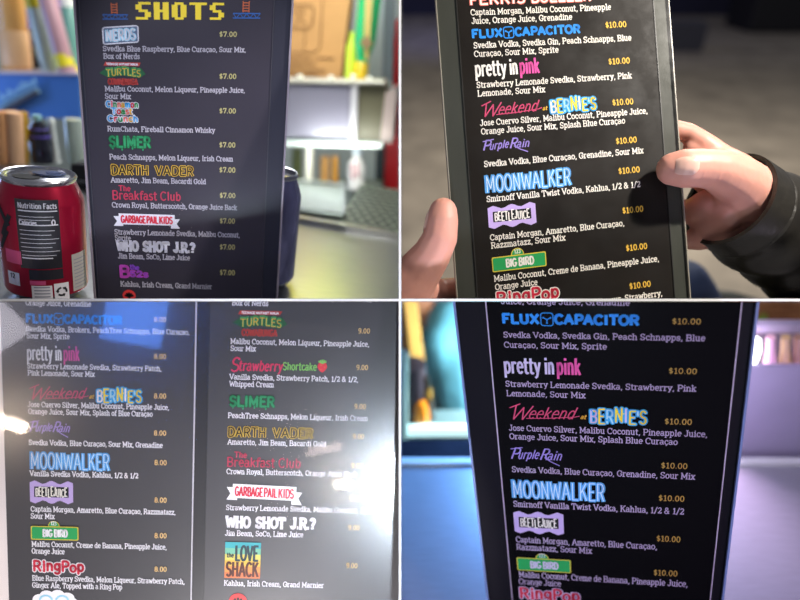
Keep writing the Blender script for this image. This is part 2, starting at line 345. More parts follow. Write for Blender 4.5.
def write(mb, s, x, y, width, cap, wt, m, z, serif=True, shear=0, track=0, rnd=False, colors=None, jit=0, sc=None, slope=0, wave=0):
    k = width / max(natural(s, track), .01); kv = cap / .7 if sc is None else sc; cx = 0
    rr = random.Random(len(s) * 31 + ord(s[0]))
    for i, c in enumerate(s):
        adv, st, se = G[c]; mm = colors[i % len(colors)] if colors else m
        jy = (rr.random() - .5) * jit * cap; ks = 1 + (rr.random() - .5) * jit
        dy = jy + slope * cx * k + wave * math.sin(math.pi * (cx + adv / 2) / natural(s, track)) * cap
        for line in list(st) + (se if serif else []):
            mb.ribbon([(x + (cx + px) * k + shear * py * kv, y + py * kv * ks + dy) for px, py in line], wt, mm, z, rnd)
        cx += adv + track
#@MENUS
# ---------------------------------------------------------------- the four menus
def rotv(a):
    v = Vector(a); return Matrix.Rotation(v.length, 3, v.normalized())
class Menu:
    def __init__(s, cell, rot, u0, u1, ctr, D, name, label):
        s.cell = cell; s.u0, s.u1 = u0, u1
        s.R = rotv(rot); s.c = Vector(((ctr[0] - 400) / F, -(ctr[1] - 300) / F, -1)) * D
        s.M = T(CAM) @ CM.to_4x4() @ T(s.c) @ s.R.to_4x4()
        s.root = thing(name, label, 'menu', s.M, 'drinks menus')
        s.Z = 0.0005
    def uv(s, px, py):
        d = Vector(((px - 400) / F, -(py - 300) / F, -1)); n = s.R.col[2]
        q = d * (n.dot(s.c) / n.dot(d)) - s.c
        return s.R.col[0].dot(q), s.R.col[1].dot(q)
    def quad(s, mb, u0, v0, u1, v1, z0, z1, m): mb.box((u0, v0, z0), (u1, v1, z1), m)
    def part(s, mb, name, parent=None, smooth=False):
        p = parent or s.root
        return mb.build(name, p, s.cell, smooth, M=s.M)
    def frame(s, x0, y0, x1, h):
        u, v = s.uv(x0, y0); u1, _ = s.uv(x1, y0); _, v1 = s.uv(x0, y0 - h)
        return u, v, u1 - u, v1 - v
    def px(s, x0, y0): # metres for one pixel here
        return s.uv(x0 + 1, y0)[0] - s.uv(x0, y0)[0]
TEXT_W = 0.92
def tilt(mn, mb, x0, y0, k0=0):          # printed lines run a touch off square
    a, b_ = SLOPE[mn.cell]; sl = a + b_ * y0; u, v = mn.uv(x0, y0); u1, v1 = mn.uv(x0 + 100, y0 + 100 * sl); t = (v1 - v) / (u1 - u)
    for p in mb.v[k0:]: p.y += t * (p.x - u)
SLOPE = {1: (.002, .0001), 2: (-.036, -.00031), 3: (.018, .00001), 4: (-.039, .00017)}
def lines(mn, m, rows, cap, parent=None, wt=TEXT_W):
    mb = MB()
    for (t, x0, y0, x1) in rows:
        u, v, w, h = mn.frame(x0, y0, x1, cap); k0 = len(mb.v)
        write(mb, t, u, v, w, h, mn.px(x0, y0) * wt, m, mn.Z)
        tilt(mn, mb, x0, y0, k0)
    return mn.part(mb, 'ingredient_line', parent)
def price(mn, m, t, x0, y0, x1, cap, parent=None, wt=0.9):
    mb = MB(); u, v, w, h = mn.frame(x0, y0, x1, cap)
    write(mb, t, u, v, w, h, mn.px(x0, y0) * wt, m, mn.Z)
    tilt(mn, mb, x0, y0)
    return mn.part(mb, 'price', parent)
def rrect(x0, y0, x1, y1, r, n=4):
    out = []
    for (cx, cy, a) in ((x1 - r, y1 - r, 0), (x0 + r, y1 - r, 90), (x0 + r, y0 + r, 180), (x1 - r, y0 + r, 270)):
        out += [(cx + r * math.cos(R_(a + 90 * i / n)), cy + r * math.sin(R_(a + 90 * i / n))) for i in range(n + 1)]
    return out
def flat(mb, pts, m, z): mb.poly([(a, b, z) for a, b in pts], m)
dz = 0.00012
def logo(mn, kind, x0, y0, x1, h, parent=None, pal=None):
    mb = MB(); u, v, w, hh = mn.frame(x0, y0, x1, h); p = mn.px(x0, y0); z = mn.Z; K = PAL[mn.pal]
    W = lambda *a, **k: write(mb, *a, **k)
    if kind == 'flux':
        W('FLUX', u, v, w * .285, hh, hh * .31, K['blue'], z, serif=False)
        q = rrect(u + w * .295, v - hh * .25, u + w * .385, v + hh * 1.2, w * .02); mb.ribbon(q + q[:1], p * 1.0, K['blue'], z)
        cx, cy = u + w * .34, v + hh * .45
        for a in (90, 210, 330):
            a += 180; mb.ribbon([(cx, cy), (cx + w * .03 * math.cos(R_(a)), cy + w * .03 * math.sin(R_(a)))], p * 1.1, K['blue'], z); mb.disc(cx + w * .03 * math.cos(R_(a)), cy + w * .03 * math.sin(R_(a)), p * 1.0, K['blue'], z, 8)
        W('CAPACITOR', u + w * .395, v, w * .605, hh, hh * .31, K['blue'], z, serif=False)
    elif kind == 'pretty':
        W('pretty', u, v, w * .49, hh, w * .031, K['white'], z, serif=False, sc=hh / .62)
        W('in', u + w * .53, v, w * .135, hh, w * .031, K['white'], z, serif=False, sc=hh / .62)
        W('pink', u + w * .69, v, w * .31, hh, w * .031, K['pink'], z, serif=False, sc=hh / .62)
    elif kind == 'weekend':
        W('W', u, v - hh * .1, w * .15, hh * 1.05, p * 1.25, K['rose'], z, serif=False, shear=.45)
        W('eekend', u + w * .145, v, w * .345, hh * .85, p * 1.2, K['rose'], z, serif=False, shear=.4, slope=.03)
        mb.ribbon([(u + w * .14, v), (u + w * .3, v + hh * .06), (u + w * .5, v + hh * .22), (u + w * .53, v + hh * .3)], p * .8, K['rose'], z)
        mb.ribbon([(u + w * .02, v + hh * .78), (u + w * .1, v + hh * 1.1)], p * 1.1, K['rose'], z)
        W('at', u + w * .535, v + hh * .1, w * .04, hh * .3, p * .8, K['gold'], z, serif=False, shear=.3)
        W("BERNIE'S", u + w * .6, v - hh * .05, w * .4, hh * 1.02, p * 4.2, K['sky'], z, serif=False, jit=.3, rnd=True)
        W("BERNIE'S", u + w * .6, v - hh * .05, w * .4, hh * 1.02, p * 1.7, K['sky'], z + dz, serif=False, jit=.3, rnd=True, colors=[K['white'], K['yellow'], K['ltblue'], K['yellow']])
        rr = random.Random(3)
        for i in range(11):
            mb.disc(u + w * (.61 + .38 * rr.random()), v + hh * (.05 + .85 * rr.random()), p * (.6 + .6 * rr.random()), K['yellow'] if i % 2 else K['sky'], z + 2 * dz, 8)
    elif kind == 'rain':
        W('P', u, v, w * .16, hh * 1.05, p * 1.5, K['lilac'], z, serif=False, shear=.35)
        W('urple', u + w * .14, v, w * .4, hh * .85, p * 1.15, K['lilac'], z, serif=False, shear=.3, slope=.05)
        W('R', u + w * .55, v, w * .17, hh * 1.05, p * 1.5, K['lilac'], z, serif=False, shear=.35)
        W('ain', u + w * .7, v, w * .27, hh * .85, p * 1.15, K['lilac'], z, serif=False, shear=.3)
        mb.ribbon([(u + w * .66, v + hh * .2), (u + w * .78, v - hh * .2), (u + w * .93, v - hh * .55)], p * 1.0, K['lilac'], z)
        mb.ribbon([(u + w * .03, v + hh * .95), (u + w * .25, v + hh * 1.12)], p * 1.0, K['lilac'], z)
    elif kind == 'moon':
        for wt, c, dzz in ((.068, K['moon'], 0), (.014, K['moon2'], dz)):
            W('MOONWALKER', u + w * .01, v + hh * .02, w * .98, hh * .96, w * wt * .62, c, z + dzz, serif=False)
        W('M', u, v + hh * .02, w * .12, hh, w * .036, K['moon'], z, serif=False)
    elif kind == 'beetle':
        pts = []
        for i in range(48):
            a = 2 * math.pi * i / 48; c, s_ = math.cos(a), math.sin(a)
            k = 1 / max(abs(c), abs(s_)); X, Y = c * k, s_ * k
            if abs(Y) > .7: Y = math.copysign(.94 + .16 * math.cos(2 * math.pi * X / .78) - .12 * abs(X) * 0, Y)
            pts.append((u + w * (.5 + .5 * X), v + hh * (.5 + .42 * Y)))
        flat(mb, pts, K['lilac2'], z)
        flat(mb, rrect(u + w * .1, v + hh * .3, u + w * .9, v + hh * .72, w * .01), K['black'], z + dz)
        W('BEETLEJUICE', u + w * .13, v + hh * .34, w * .74, hh * .33, p * 1.15, K['bone'], z + 2 * dz, serif=False, jit=.25)
    elif kind == 'bird':
        mb.disc(u + w * .48, v + hh * .86, w * .12, K['gold2'], z, 20); mb.disc(u + w * .48, v + hh * .86, w * .105, K['green'], z + dz, 20)
        W('123', u + w * .42, v + hh * .93, w * .12, hh * .22, p * .7, K['white'], z + 2 * dz, serif=False)
        flat(mb, rrect(u, v, u + w, v + hh * .85, w * .03), K['gold2'], z + 2 * dz)
        flat(mb, rrect(u + p, v + p, u + w - p, v + hh * .85 - p, w * .025), K['green'], z + 3 * dz)
        W('BIG BIRD', u + w * .25, v + hh * .22, w * .52, hh * .42, p * 1.7, K['white'], z + 4 * dz, serif=False)
    elif kind == 'ring':
        W('RingPop', u, v, w, hh, p * 4.6, K['white'], z, serif=False, rnd=True, jit=.12)
        W('RingPop', u, v, w, hh, p * 2.5, K['red'], z + dz, serif=False, rnd=True, jit=.12)
    elif kind == 'ferris':
        W('FERRIS', u, v, w * .46, hh, p * 3.2, K['coral'], z, serif=False)
        W('FERRIS', u, v, w * .46, hh, p * 1.6, K['white'], z + dz, serif=False)
        W('BUELLER', u + w * .5, v, w * .5, hh, p * 3.2, K['coral'], z, serif=False)
        W('BUELLER', u + w * .5, v, w * .5, hh, p * 1.6, K['white'], z + dz, serif=False)
    elif kind == 'nerds':
        q = rrect(u, v - hh * .15, u + w, v + hh * .95, w * .06)
        q = [(a, b + (a - u) * .07) for a, b in q]
        flat(mb, q, K['steel'], z); mb.ribbon(q + q[:1], p * 1.2, K['white'], z + dz)
        W('NERDS', u + w * .07, v + hh * .08, w * .86, hh * .68, p * 3.0, K['ltblue'], z + dz, serif=False, slope=.07)
        W('NERDS', u + w * .07, v + hh * .08, w * .86, hh * .68, p * 1.5, K['white'], z + 2 * dz, serif=False, slope=.07)
    elif kind == 'turtles':
        q = [(.1, .84), (.14, 1.0), (.9, 1.0), (.86, .84)]; flat(mb, [(u + w * a, v + hh * b) for a, b in q], K['tred'], z)
        W('TEENAGE MUTANT NINJA', u + w * .16, v + hh * .87, w * .68, hh * .09, p * .6, K['white'], z + dz, serif=False)
        q = [(0, .5), (.16, .74), (.5, .8), (.9, .76), (1.0, .48), (.86, .3), (.5, .4), (.2, .3)]
        flat(mb, [(u + w * a, v + hh * b) for a, b in q], K['dgreen'], z)
        W('TURTLES', u + w * .14, v + hh * .34, w * .76, hh * .34, p * 2.1, K['tgreen'], z + dz, serif=False, wave=.3)
        W('TURTLES', u + w * .14, v + hh * .33, w * .76, hh * .3, p * .7, K['gold'], z + 2 * dz, serif=False, wave=.3)
        W('COWABUNGA', u + w * .18, v, w * .64, hh * .24, p * 1.8, K['tred'], z, serif=False)
    elif kind == 'toast':
        cs = [K['sky'], K['red'], K['green'], K['coral'], K['gold']]
        for t, a, ww, b in (('Cinnamon', 0, 1, .7), ('Toast', .15, .65, .38), ('Crunch', .02, .96, .02)):
            W(t, u + w * a, v + hh * b, w * ww, hh * .27, p * 3.0, K['white'], z, serif=False, rnd=True)
            W(t, u + w * a, v + hh * b, w * ww, hh * .27, p * 1.3, K['sky'], z + dz, serif=False, colors=cs)
    elif kind == 'slimer':
        W('SLIMER', u, v, w, hh, p * 3.8, K['dgreen'], z, serif=False, rnd=True)
        W('SLIMER', u, v, w, hh, p * 2.3, K['slime'], z + dz, serif=False, rnd=True)
        for i, a in enumerate((.08, .3, .55, .8)): mb.ribbon([(u + w * a, v), (u + w * a, v - hh * (.2 + .1 * (i % 2)))], p * 1.6, K['slime'], z, True)
    elif kind == 'vader':
        for t, a, ww in (('DARTH', 0, .45), ('VADER', .52, .48)):
            W(t, u + w * a, v, w * ww, hh, p * 2.9, K['gold3'], z, serif=False)
            W(t, u + w * a, v, w * ww, hh, p * 1.3, K['black'], z + dz, serif=False)
    elif kind == 'breakfast':
        W('The', u + w * .1, v + hh * 1.0, w * .17, hh * .6, p * 1.15, K['crimson'], z, serif=False)
        W('Breakfast Club', u, v, w, hh, p * 1.35, K['crimson'], z, serif=False)
    elif kind == 'pail':
        sl = -.03 if mn.cell == 3 else 0
        q = lambda pts: [(u + w * a, v + hh * b + sl * w * a) for a, b in pts]
        flat(mb, q([(0, .1), (.14, .1), (.14, .8), (0, .8), (.05, .45)]), K['white'], z)
        flat(mb, q([(.86, .0), (1, .0), (.95, .35), (1, .7), (.86, .7)]), K['white'], z)
        flat(mb, q([(.08, .22), (.92, .22), (.92, 1), (.08, 1)]), K['white'], z + dz)
        for a, ww, t in ((.11, .37, 'GARBAGE'), (.49, .18, 'PAIL'), (.68, .21, 'KIDS')):
            W(t, u + w * a, v + hh * .36 + sl * w * a, w * ww, hh * .48, p * 1.6, K['red'], z + 2 * dz, serif=False, slope=sl)
    elif kind == 'shot':
        for a, ww, t in ((0, .27, 'WHO'), (.33, .33, 'SHOT'), (.72, .28, 'J.R.?')):
            W(t, u + w * a, v, w * ww, hh, p * 3.0, K['white'], z)
    elif kind == 'b52':
        W('the', u + w * .36, v + hh * .72, w * .3, hh * .42, p * 1.3, K['violet'], z, serif=False, slope=-.1)
        W('B', u, v, w * .36, hh * .98, p * 3.0, K['magenta'], z, serif=False)
        W('52s', u + w * .34, v + hh * .05, w * .62, hh * .5, p * 2.4, K['magenta'], z, serif=False, rnd=True)
        W('52s', u + w * .34, v + hh * .05, w * .62, hh * .5, p * 1.0, K['violet'], z + dz, serif=False)
    elif kind == 'shack':
        cs = [K['shk%d' % i] for i in range(6)]
        for i in range(6): flat(mb, [(u, v + hh * (1 - i / 6)), (u + w, v + hh * (1 - i / 6)), (u + w, v + hh * (1 - (i + 1) / 6)), (u, v + hh * (1 - (i + 1) / 6))], cs[i], z)
        W('the', u + w * .05, v + hh * .58, w * .2, hh * .12, p * 1.0, K['shkt'], z + dz, serif=False)
        W('LOVE', u + w * .28, v + hh * .5, w * .66, hh * .4, p * 2.4, K['shkt'], z + dz, serif=False)
        W('SHACK', u + w * .04, v + hh * .06, w * .92, hh * .38, p * 2.4, K['shkt2'], z + dz, serif=False)
    elif kind == 'straw':
        W('S', u, v - hh * .1, w * .1, hh * 1.3, p * 1.8, K['berry'], z, serif=False, shear=.2)
        W('trawberry', u + w * .09, v, w * .45, hh * .95, p * 1.5, K['berry'], z, serif=False, shear=.1)
        W('Shortcake', u + w * .54, v + hh * .15, w * .35, hh * .7, p * 1.2, K['lime'], z, serif=False)
        bx, by, r = u + w * .945, v + hh * .5, w * .05
        mb.poly([(bx + r * 1.0 * math.cos(a) * (1 - .35 * (math.sin(a) < 0) * -math.sin(a)), by + r * 1.15 * math.sin(a), z) for a in [2 * math.pi * i / 18 for i in range(18)]], K['berry2'])
        for i in range(5):
            a = R_(30 + 30 * i); mb.ribbon([(bx, by + r * .8), (bx + r * .9 * math.cos(a), by + r * (.8 + .7 * math.sin(a)))], p * 1.5, K['lime'], z + dz)
        for i in range(6): mb.disc(bx + r * .5 * math.cos(i * 2.1), by + r * .5 * math.sin(i * 2.1) - r * .1, p * .4, K['gold'], z + dz, 6)
    elif kind == 'disc':
        r = w / 2; mb.disc(u + r, v + r, r, K['scarlet'], z, 28)
        for i in range(5):
            a = R_(20 + 35 * i); mb.ribbon([(u + r, v + r * .8), (u + r + r * .65 * math.cos(a), v + r * .8 + r * .65 * math.sin(a))], p * 2, K['black'], z + dz)
        mb.ribbon([(u + r, v + r * .3), (u + r, v + r)], p * 2.2, K['black'], z + dz)
    elif kind == 'cloud':
        for i in range(9):
            a = 2 * math.pi * i / 9; mb.disc(u + w * .5 + w * .36 * math.cos(a), v + hh * .5 + hh * .32 * math.sin(a), w * .16, K['white'], z + i * 2e-6, 14, hh * .24)
        mb.disc(u + w * .5, v + hh * .5, w * .38, K['white'], z + 3e-5, 18, hh * .36)
        W('OO', u + w * .12, v + hh * .3, w * .72, hh * .5, p * 2.0, K['ltblue'], z + dz, serif=False)
    elif kind == 'shots':
        px5 = {'S': ['01111', '11000', '11000', '01110', '00011', '00011', '11110'], 'H': ['11011'] * 3 + ['11111'] + ['11011'] * 3,
               'O': ['01110'] + ['11011'] * 5 + ['01110'], 'T': ['11111'] + ['01110'] * 6}
        px5['T'] = ['111111'] + ['001100'] * 6
        cw = w / 30; chh = hh / 7; X = u
        for c in 'SHOTS':
            rows = px5[c]
            for r_, row in enumerate(rows):
                for k_, bit in enumerate(row):
                    if bit == '1': flat(mb, [(X + k_ * cw, v + (6 - r_) * chh), (X + (k_ + 1) * cw, v + (6 - r_) * chh), (X + (k_ + 1) * cw, v + (7 - r_) * chh), (X + k_ * cw, v + (7 - r_) * chh)], K['yellow'], z)
            X += cw * (len(rows[0]) + 1)
    elif kind == 'ladder':
        for dx in (.36, .58): mb.ribbon([(u + w * dx, v + hh * .4), (u + w * dx, v + hh * 1.1)], p * .9, K['orange'], z)
        for i in range(4): mb.ribbon([(u + w * .36, v + hh * (.48 + .17 * i)), (u + w * .58, v + hh * (.48 + .17 * i))], p * .9, K['orange'], z)
        for b_ in (.03, .32): mb.ribbon([(u, v + hh * b_), (u + w, v + hh * b_)], p * 1.1, K['girder'], z)
        zz = [(u + w * i / 8, v + hh * (.03 if i % 2 else .32)) for i in range(9)]; mb.ribbon(zz, p * .7, K['girder'], z)
    tilt(mn, mb, x0, y0)
    names = {'disc': 'round_emblem', 'cloud': 'cloud_emblem', 'ladder': 'ladder_drawing', 'shots': 'heading'}
    return mn.part(mb, names.get(kind, 'drink_name'), parent)
def palette(white, over=None):
    d = dict(white=white, blue='2a8fe8', pink='e0559f', rose='c8486e', gold='e0b040', sky='35a8e8', yellow='f2d838', ltblue='a8dcf2',
             lilac='9a86d0', lilac2='b8a0d4', moon='5aa6e6', moon2='d4ecfa', black='0b0a0d', bone='e8e2d8', green='229a52', gold2='d8c040',
             red='d83048', coral='f07868', steel='5a6a86', tred='b8403c', dgreen='1f5a38', tgreen='4a9a58', slime='2e9a64', gold3='d2ac3c',
             crimson='c03a58', violet='8a4ac8', magenta='c04ab8', berry='e04068', berry2='e23a48', lime='8ccf6a', scarlet='d83a3a', orange='c86840',
             girder='2e5fa8', shk0='3fa8b0', shk1='74b89a', shk2='d8c860', shk3='e2b848', shk4='e09048', shk5='d87848', shkt='2c4048', shkt2='5a2c20')
    if over: d.update(over)
    return {k: ink(x) for k, x in d.items()}
def dim(k, tint=(1, 1, 1)):
    return None
#@PALETTES
PAL = {1: palette('d8d8e4'), 2: palette('f4efe6'), 3: palette('f2eef2'), 4: palette('cdbfe0')}  # inks dimmed and tinted per bay: its light put into the colours
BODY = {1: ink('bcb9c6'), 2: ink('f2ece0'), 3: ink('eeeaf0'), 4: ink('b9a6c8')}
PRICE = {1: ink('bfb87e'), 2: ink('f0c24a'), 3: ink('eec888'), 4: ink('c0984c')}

def sleeve(mn, v0, v1, inner, mats, th=0.004, weld=True, edge=True):
    board, page, cover, edgem, weldm = mats
    mb = MB(); mb.box((mn.u0, v0, -th), (mn.u1, v1, -0.0003), board); mn.part(mb, 'sleeve')
    mb = MB(); mb.box((inner[0], v0, -0.0002), (inner[1], v1, 0), page); pg = mn.part(mb, 'page')
    mb = MB(); mb.poly([(mn.u0, v0, 0.0022), (mn.u1, v0, 0.0022), (mn.u1, v1, 0.0022), (mn.u0, v1, 0.0022)], cover); mn.part(mb, 'clear_cover')
    if edge:
        for a, b_ in ((mn.u0 - edge, mn.u0), (mn.u1, mn.u1 + edge)):
            mb = MB(); mb.box((a, v0, -th), (b_, v1, 0.0022), edgem); mn.part(mb, 'clear_edge')
    if weld:
        for a in inner:
            mb = MB(); mb.box((a - weld / 2, v0, 0.0), (a + weld / 2, v1, 0.0008), weldm); mn.part(mb, 'weld_line')
    return pg
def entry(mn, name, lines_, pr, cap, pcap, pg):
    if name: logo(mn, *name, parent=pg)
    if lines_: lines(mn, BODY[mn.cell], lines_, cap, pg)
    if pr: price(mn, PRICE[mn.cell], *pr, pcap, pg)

# --- menu of shots, upper left bay
m1 = Menu(1, (.3964, .2918, -.0703), -.0769, .0851, (184, 150), .52, 'drinks_menu', 'dark shots menu in a black sleeve standing on the bar beside the red can'); m1.pal = 1
vt = m1.uv(180, -40)[1]; vb = m1.uv(180, 330)[1]
pg = sleeve(m1, vb, vt, (m1.uv(89, 150)[0], m1.uv(268, 150)[0]),
    (mat('black_vinyl', '2a2b38', 0.5, spec=.15), mat('black_print_hazy', '34313c', 0.5, spec=.12, noise=0.25, nscale=14), vinyl('clear_vinyl_bar', 0.2, 0.45, 0.5, 0.3),
     mat('clear_edge_highlight', '8f8690', 0.3), mat('weld_dark', '2e2e3a', 0.5)), weld=0.0006, edge=0.0016)  # pale strips carry the sleeve's edge highlight in their colour
logo(m1, 'ladder', 103, 19.5, 128, 15, pg); logo(m1, 'shots', 136, 19.5, 224, 17.5, pg); logo(m1, 'ladder', 233, 18.5, 260, 16, pg)
for args in (
  (('nerds', 103.5, 42, 138.5, 15), [('Svedka Blue Raspberry, Blue Curaçao, Sour Mix,', 103, 51, 246), ('Box of Nerds', 103.5, 58.5, 140)], ('$7.00', 219, 36.5, 237)),
  (('turtles', 100, 84, 146, 22), [('Malibu Coconut, Melon Liqueur, Pineapple Juice,', 105, 91, 245), ('Sour Mix', 105, 98.5, 131)], ('$7.00', 219, 78.5, 236.5)),
  (('toast', 107, 121.5, 139, 21), [('RumChata, Fireball Cinnamon Whisky', 107.5, 131, 215)], ('$7.00', 219, 113, 236)),
  (('slimer', 109.5, 146.5, 151, 10), [('Peach Schnapps, Melon Liqueur, Irish Cream', 109.5, 159, 233)], ('$7.00', 219, 147, 235.5)),
  (('vader', 111, 174, 194, 9), [('Amaretto, Jim Beam, Bacardi Gold', 111, 182, 206)], ('$7.00', 219, 172, 235.5)),
  (('breakfast', 112, 199, 181, 8.5), [('Crown Royal, Butterscotch, Orange Juice Back', 112, 207, 237)], ('$7.00', 219.5, 197.5, 235.5)),
  (('pail', 114, 227, 180, 14), [('Strawberry Lemonade Svedka, Malibu Coconut,', 114.5, 234, 240), ('Sprite', 115, 240, 131)], ('$7.00', 219.5, 223, 235)),
  (('shot', 117, 250, 195, 9), [('Jim Beam, SoCo, Lime Juice', 118, 258, 190)], ('$7.00', 219.5, 249, 235)),
  (('b52', 119, 276.5, 150, 11), [('Kahlua, Irish Cream, Grand Marnier', 120.5, 286, 212)], ('$7.00', 219.5, 274.5, 235)),
  (('disc', 123, 300.5, 136, 13), None, None)):
    entry(m1, *args, 4.9, 4.8, pg)

# --- menu in the hands, upper right bay
m2 = Menu(2, (-.005, .0354, .0709), -.1017, .1041, (562, 150), .53, 'drinks_menu', 'brightly lit cocktail menu held up by two bare hands'); m2.pal = 2
vt = m2.uv(560, -40)[1]; vb = m2.uv(570, 345)[1]
pg = sleeve(m2, vb, vt, (m2.uv(467, 150)[0], m2.uv(664, 150)[0]),
    (mat('grey_leatherette', '34362f', 0.55, spec=.2, noise=0.25, nscale=60, bump=0.25, stretch=(1, .2, 1)), mat('black_print_worn', '17130f', 0.55, spec=.1, noise=0.7, nscale=22), vinyl('clear_vinyl_scuffed', 0.22, 0.42, 0.75, 0.22, scuff=1.6),
     mat('sleeve_edge_pale', '8f8a7c', 0.35), mat('weld_black', '16150f', 0.5)), weld=0.0008, edge=0.0009)
for args in (
  (('ferris', 469, 5, 592, 9.5), [('Captain Morgan, Malibu Coconut, Pineapple', 470.5, 15.5, 611.5), ('Juice, Orange Juice, Grenadine', 471.5, 24, 572.5)], None),
  (('flux', 471.5, 38, 581, 7.6), [('Svedka Vodka, Svedka Gin, Peach Schnapps, Blue', 473.5, 48.5, 632), ('Curaçao, Sour Mix, Sprite', 474, 57, 559)], ('$10.00', 605, 28, 626.5)),
  (('pretty', 475, 76.5, 540, 13), [('Strawberry Lemonade Svedka, Strawberry, Pink', 476.5, 88, 632.5), ('Lemonade, Sour Mix', 477.5, 96.5, 545.5)], ('$10.00', 608, 64.5, 630)),
  (('weekend', 480, 116, 597, 12.5), [('Jose Cuervo Silver, Malibu Coconut, Pineapple Juice,', 480, 126, 648.5), ('Orange Juice, Sour Mix, Splash Blue Curaçao', 481, 134.5, 626)], ('$10.00', 612, 105.5, 633.5)),
  (('rain', 482, 150.5, 531, 9), [('Svedka Vodka, Blue Curaçao, Grenadine, Sour Mix', 484, 167, 644.5)], ('$10.00', 615.5, 144, 637)),
  (('moon', 485, 193, 573, 16.5), [('Smirnoff Vanilla Twist Vodka, Kahlua, 1/2 & 1/2', 486.5, 202, 641.5)], ('$10.00', 618, 174, 640)),
  (('beetle', 489, 230.5, 537, 25), [('Captain Morgan, Amaretto, Blue Curaçao,', 490, 240.5, 625.5), ('Razzmatazz, Sour Mix', 491, 248.5, 566)], ('$10.00', 622, 213.5, 643.5)),
  (('bird', 492.5, 272.5, 547, 17.5), [('Malibu Coconut, Creme de Banana, Pineapple Juice,', 494, 281.5, 660.5), ('Orange Juice', 495, 290, 538)], ('$10.00', 625.5, 251, 647.5)),
  (('ring', 496, 305, 560, 11.5), [('Blue Raspberry Svedka, Melon Liqueur, Strawberry,', 497, 318, 664)], ('$10.00', 629, 289, 651))):
    entry(m2, *args, 5.6, 5.6, pg)

# --- two-page menu, lower left bay
m3 = Menu(3, (.1453, .0647, -.0614), -.1535, .24, (200, 450), .49, 'drinks_menu', 'open two-page menu in clear plastic with white glare at its right side'); m3.pal = 3
vt = m3.uv(200, 270)[1]; vb = m3.uv(200, 640)[1]
gut = m3.uv(194, 450)[0]; gut2 = m3.uv(207, 450)[0]
M3p = mat('black_print_glare_grey', '383539', 0.5, noise=0.12, nscale=10)  # haze of the glare put into the black page's colour
cov3 = vinyl('clear_vinyl_glossy', 0.015, 0.24, 0.6, 2.6)
mb = MB(); mb.box((m3.u0 - .03, vb, -0.004), (m3.u1, vt, -0.0003), mat('pale_plastic', 'ece0dc', 0.35)); m3.part(mb, 'sleeve')
mb = MB(); mb.box((m3.u0, vb, -0.0002), (gut, vt, 0), M3p); pgl = m3.part(mb, 'page')
mb = MB(); mb.box((gut2, vb, -0.0002), (m3.u1, vt, 0), M3p); pgr = m3.part(mb, 'page')
mb = MB(); mb.box((gut, vb, -0.0002), (gut2, vt, 0.0004), mat('gutter_dark', '1f1c20', 0.4)); m3.part(mb, 'gutter')
mb = MB(); mb.box((gut - .0005, vb, 0.0004), (gut + .0005, vt, 0.0012), mat('weld_pale', 'c9c4cc', 0.4)); m3.part(mb, 'weld_line')
mb = MB(); mb.poly([(m3.u0 - .03, vb, 0.0022), (m3.u1, vb, 0.0022), (m3.u1, vt, 0.0022), (m3.u0 - .03, vt, 0.0022)], cov3); m3.part(mb, 'clear_cover')
for args in (
  (None, [('Orange Juice, Grenadine', 26, 305, 91.5)], None),
  (('flux', 26, 322, 122.5, 7.8), [('Svedka Vodka, Brokers, PeachTree Schnapps, Blue Curaçao,', 26.5, 331, 190), ('Sour Mix, Sprite', 27, 338, 70)], ('8.00', 154, 321.5, 166.5)),
  (('pretty', 27, 359.5, 80, 12.5), [('Strawberry Lemonade Svedka, Strawberry Patch,', 27.5, 368, 162), ('Pink Lemonade, Sour Mix', 28, 375, 95)], ('8.00', 154, 358.5, 166.5)),
  (('weekend', 28, 398, 142, 12.5), [('Jose Cuervo Silver, Malibu Coconut, Pineapple Juice,', 28, 406.5, 169.5), ('Orange Juice, Sour Mix, Splash of Blue Curaçao', 28.5, 413.5, 153)], ('8.00', 154, 398, 166.5)),
  (('rain', 29, 431, 71, 9.5), [('Svedka Vodka, Blue Curaçao, Sour Mix, Grenadine', 29, 444.5, 163)], ('8.00', 154, 435, 166.5)),
  (('moon', 30, 468.5, 111, 16.5), [('Vanilla Svedka Vodka, Kahlua, 1/2 & 1/2', 30, 475.5, 138.5)], ('8.00', 154.5, 464.5, 167)),
  (('beetle', 30.5, 504, 73.5, 25), [('Captain Morgan, Amaretto, Blue Curaçao, Razzmatazz,', 31, 511, 176), ('Sour Mix', 31, 518, 55)], ('8.00', 154.5, 502, 167)),
  (('bird', 31.5, 539, 79, 16), [('Malibu Coconut, Creme de Banana, Pineapple Juice,', 32, 546, 167), ('Orange Juice', 32, 553, 65)], ('8.00', 154.5, 537.5, 167)),
  (('ring', 33, 570, 84.5, 9.5), [('Blue Raspberry Svedka, Melon Liqueur, Strawberry Patch,', 32.5, 580, 185), ('Ginger Ale, Topped with a Ring Pop', 32.5, 587, 122.5)], ('8.00', 154.5, 571, 167)),
  (('cloud', 33, 613, 78, 23), None, None)):
    entry(m3, *args, 5.0, 4.8, pgl)
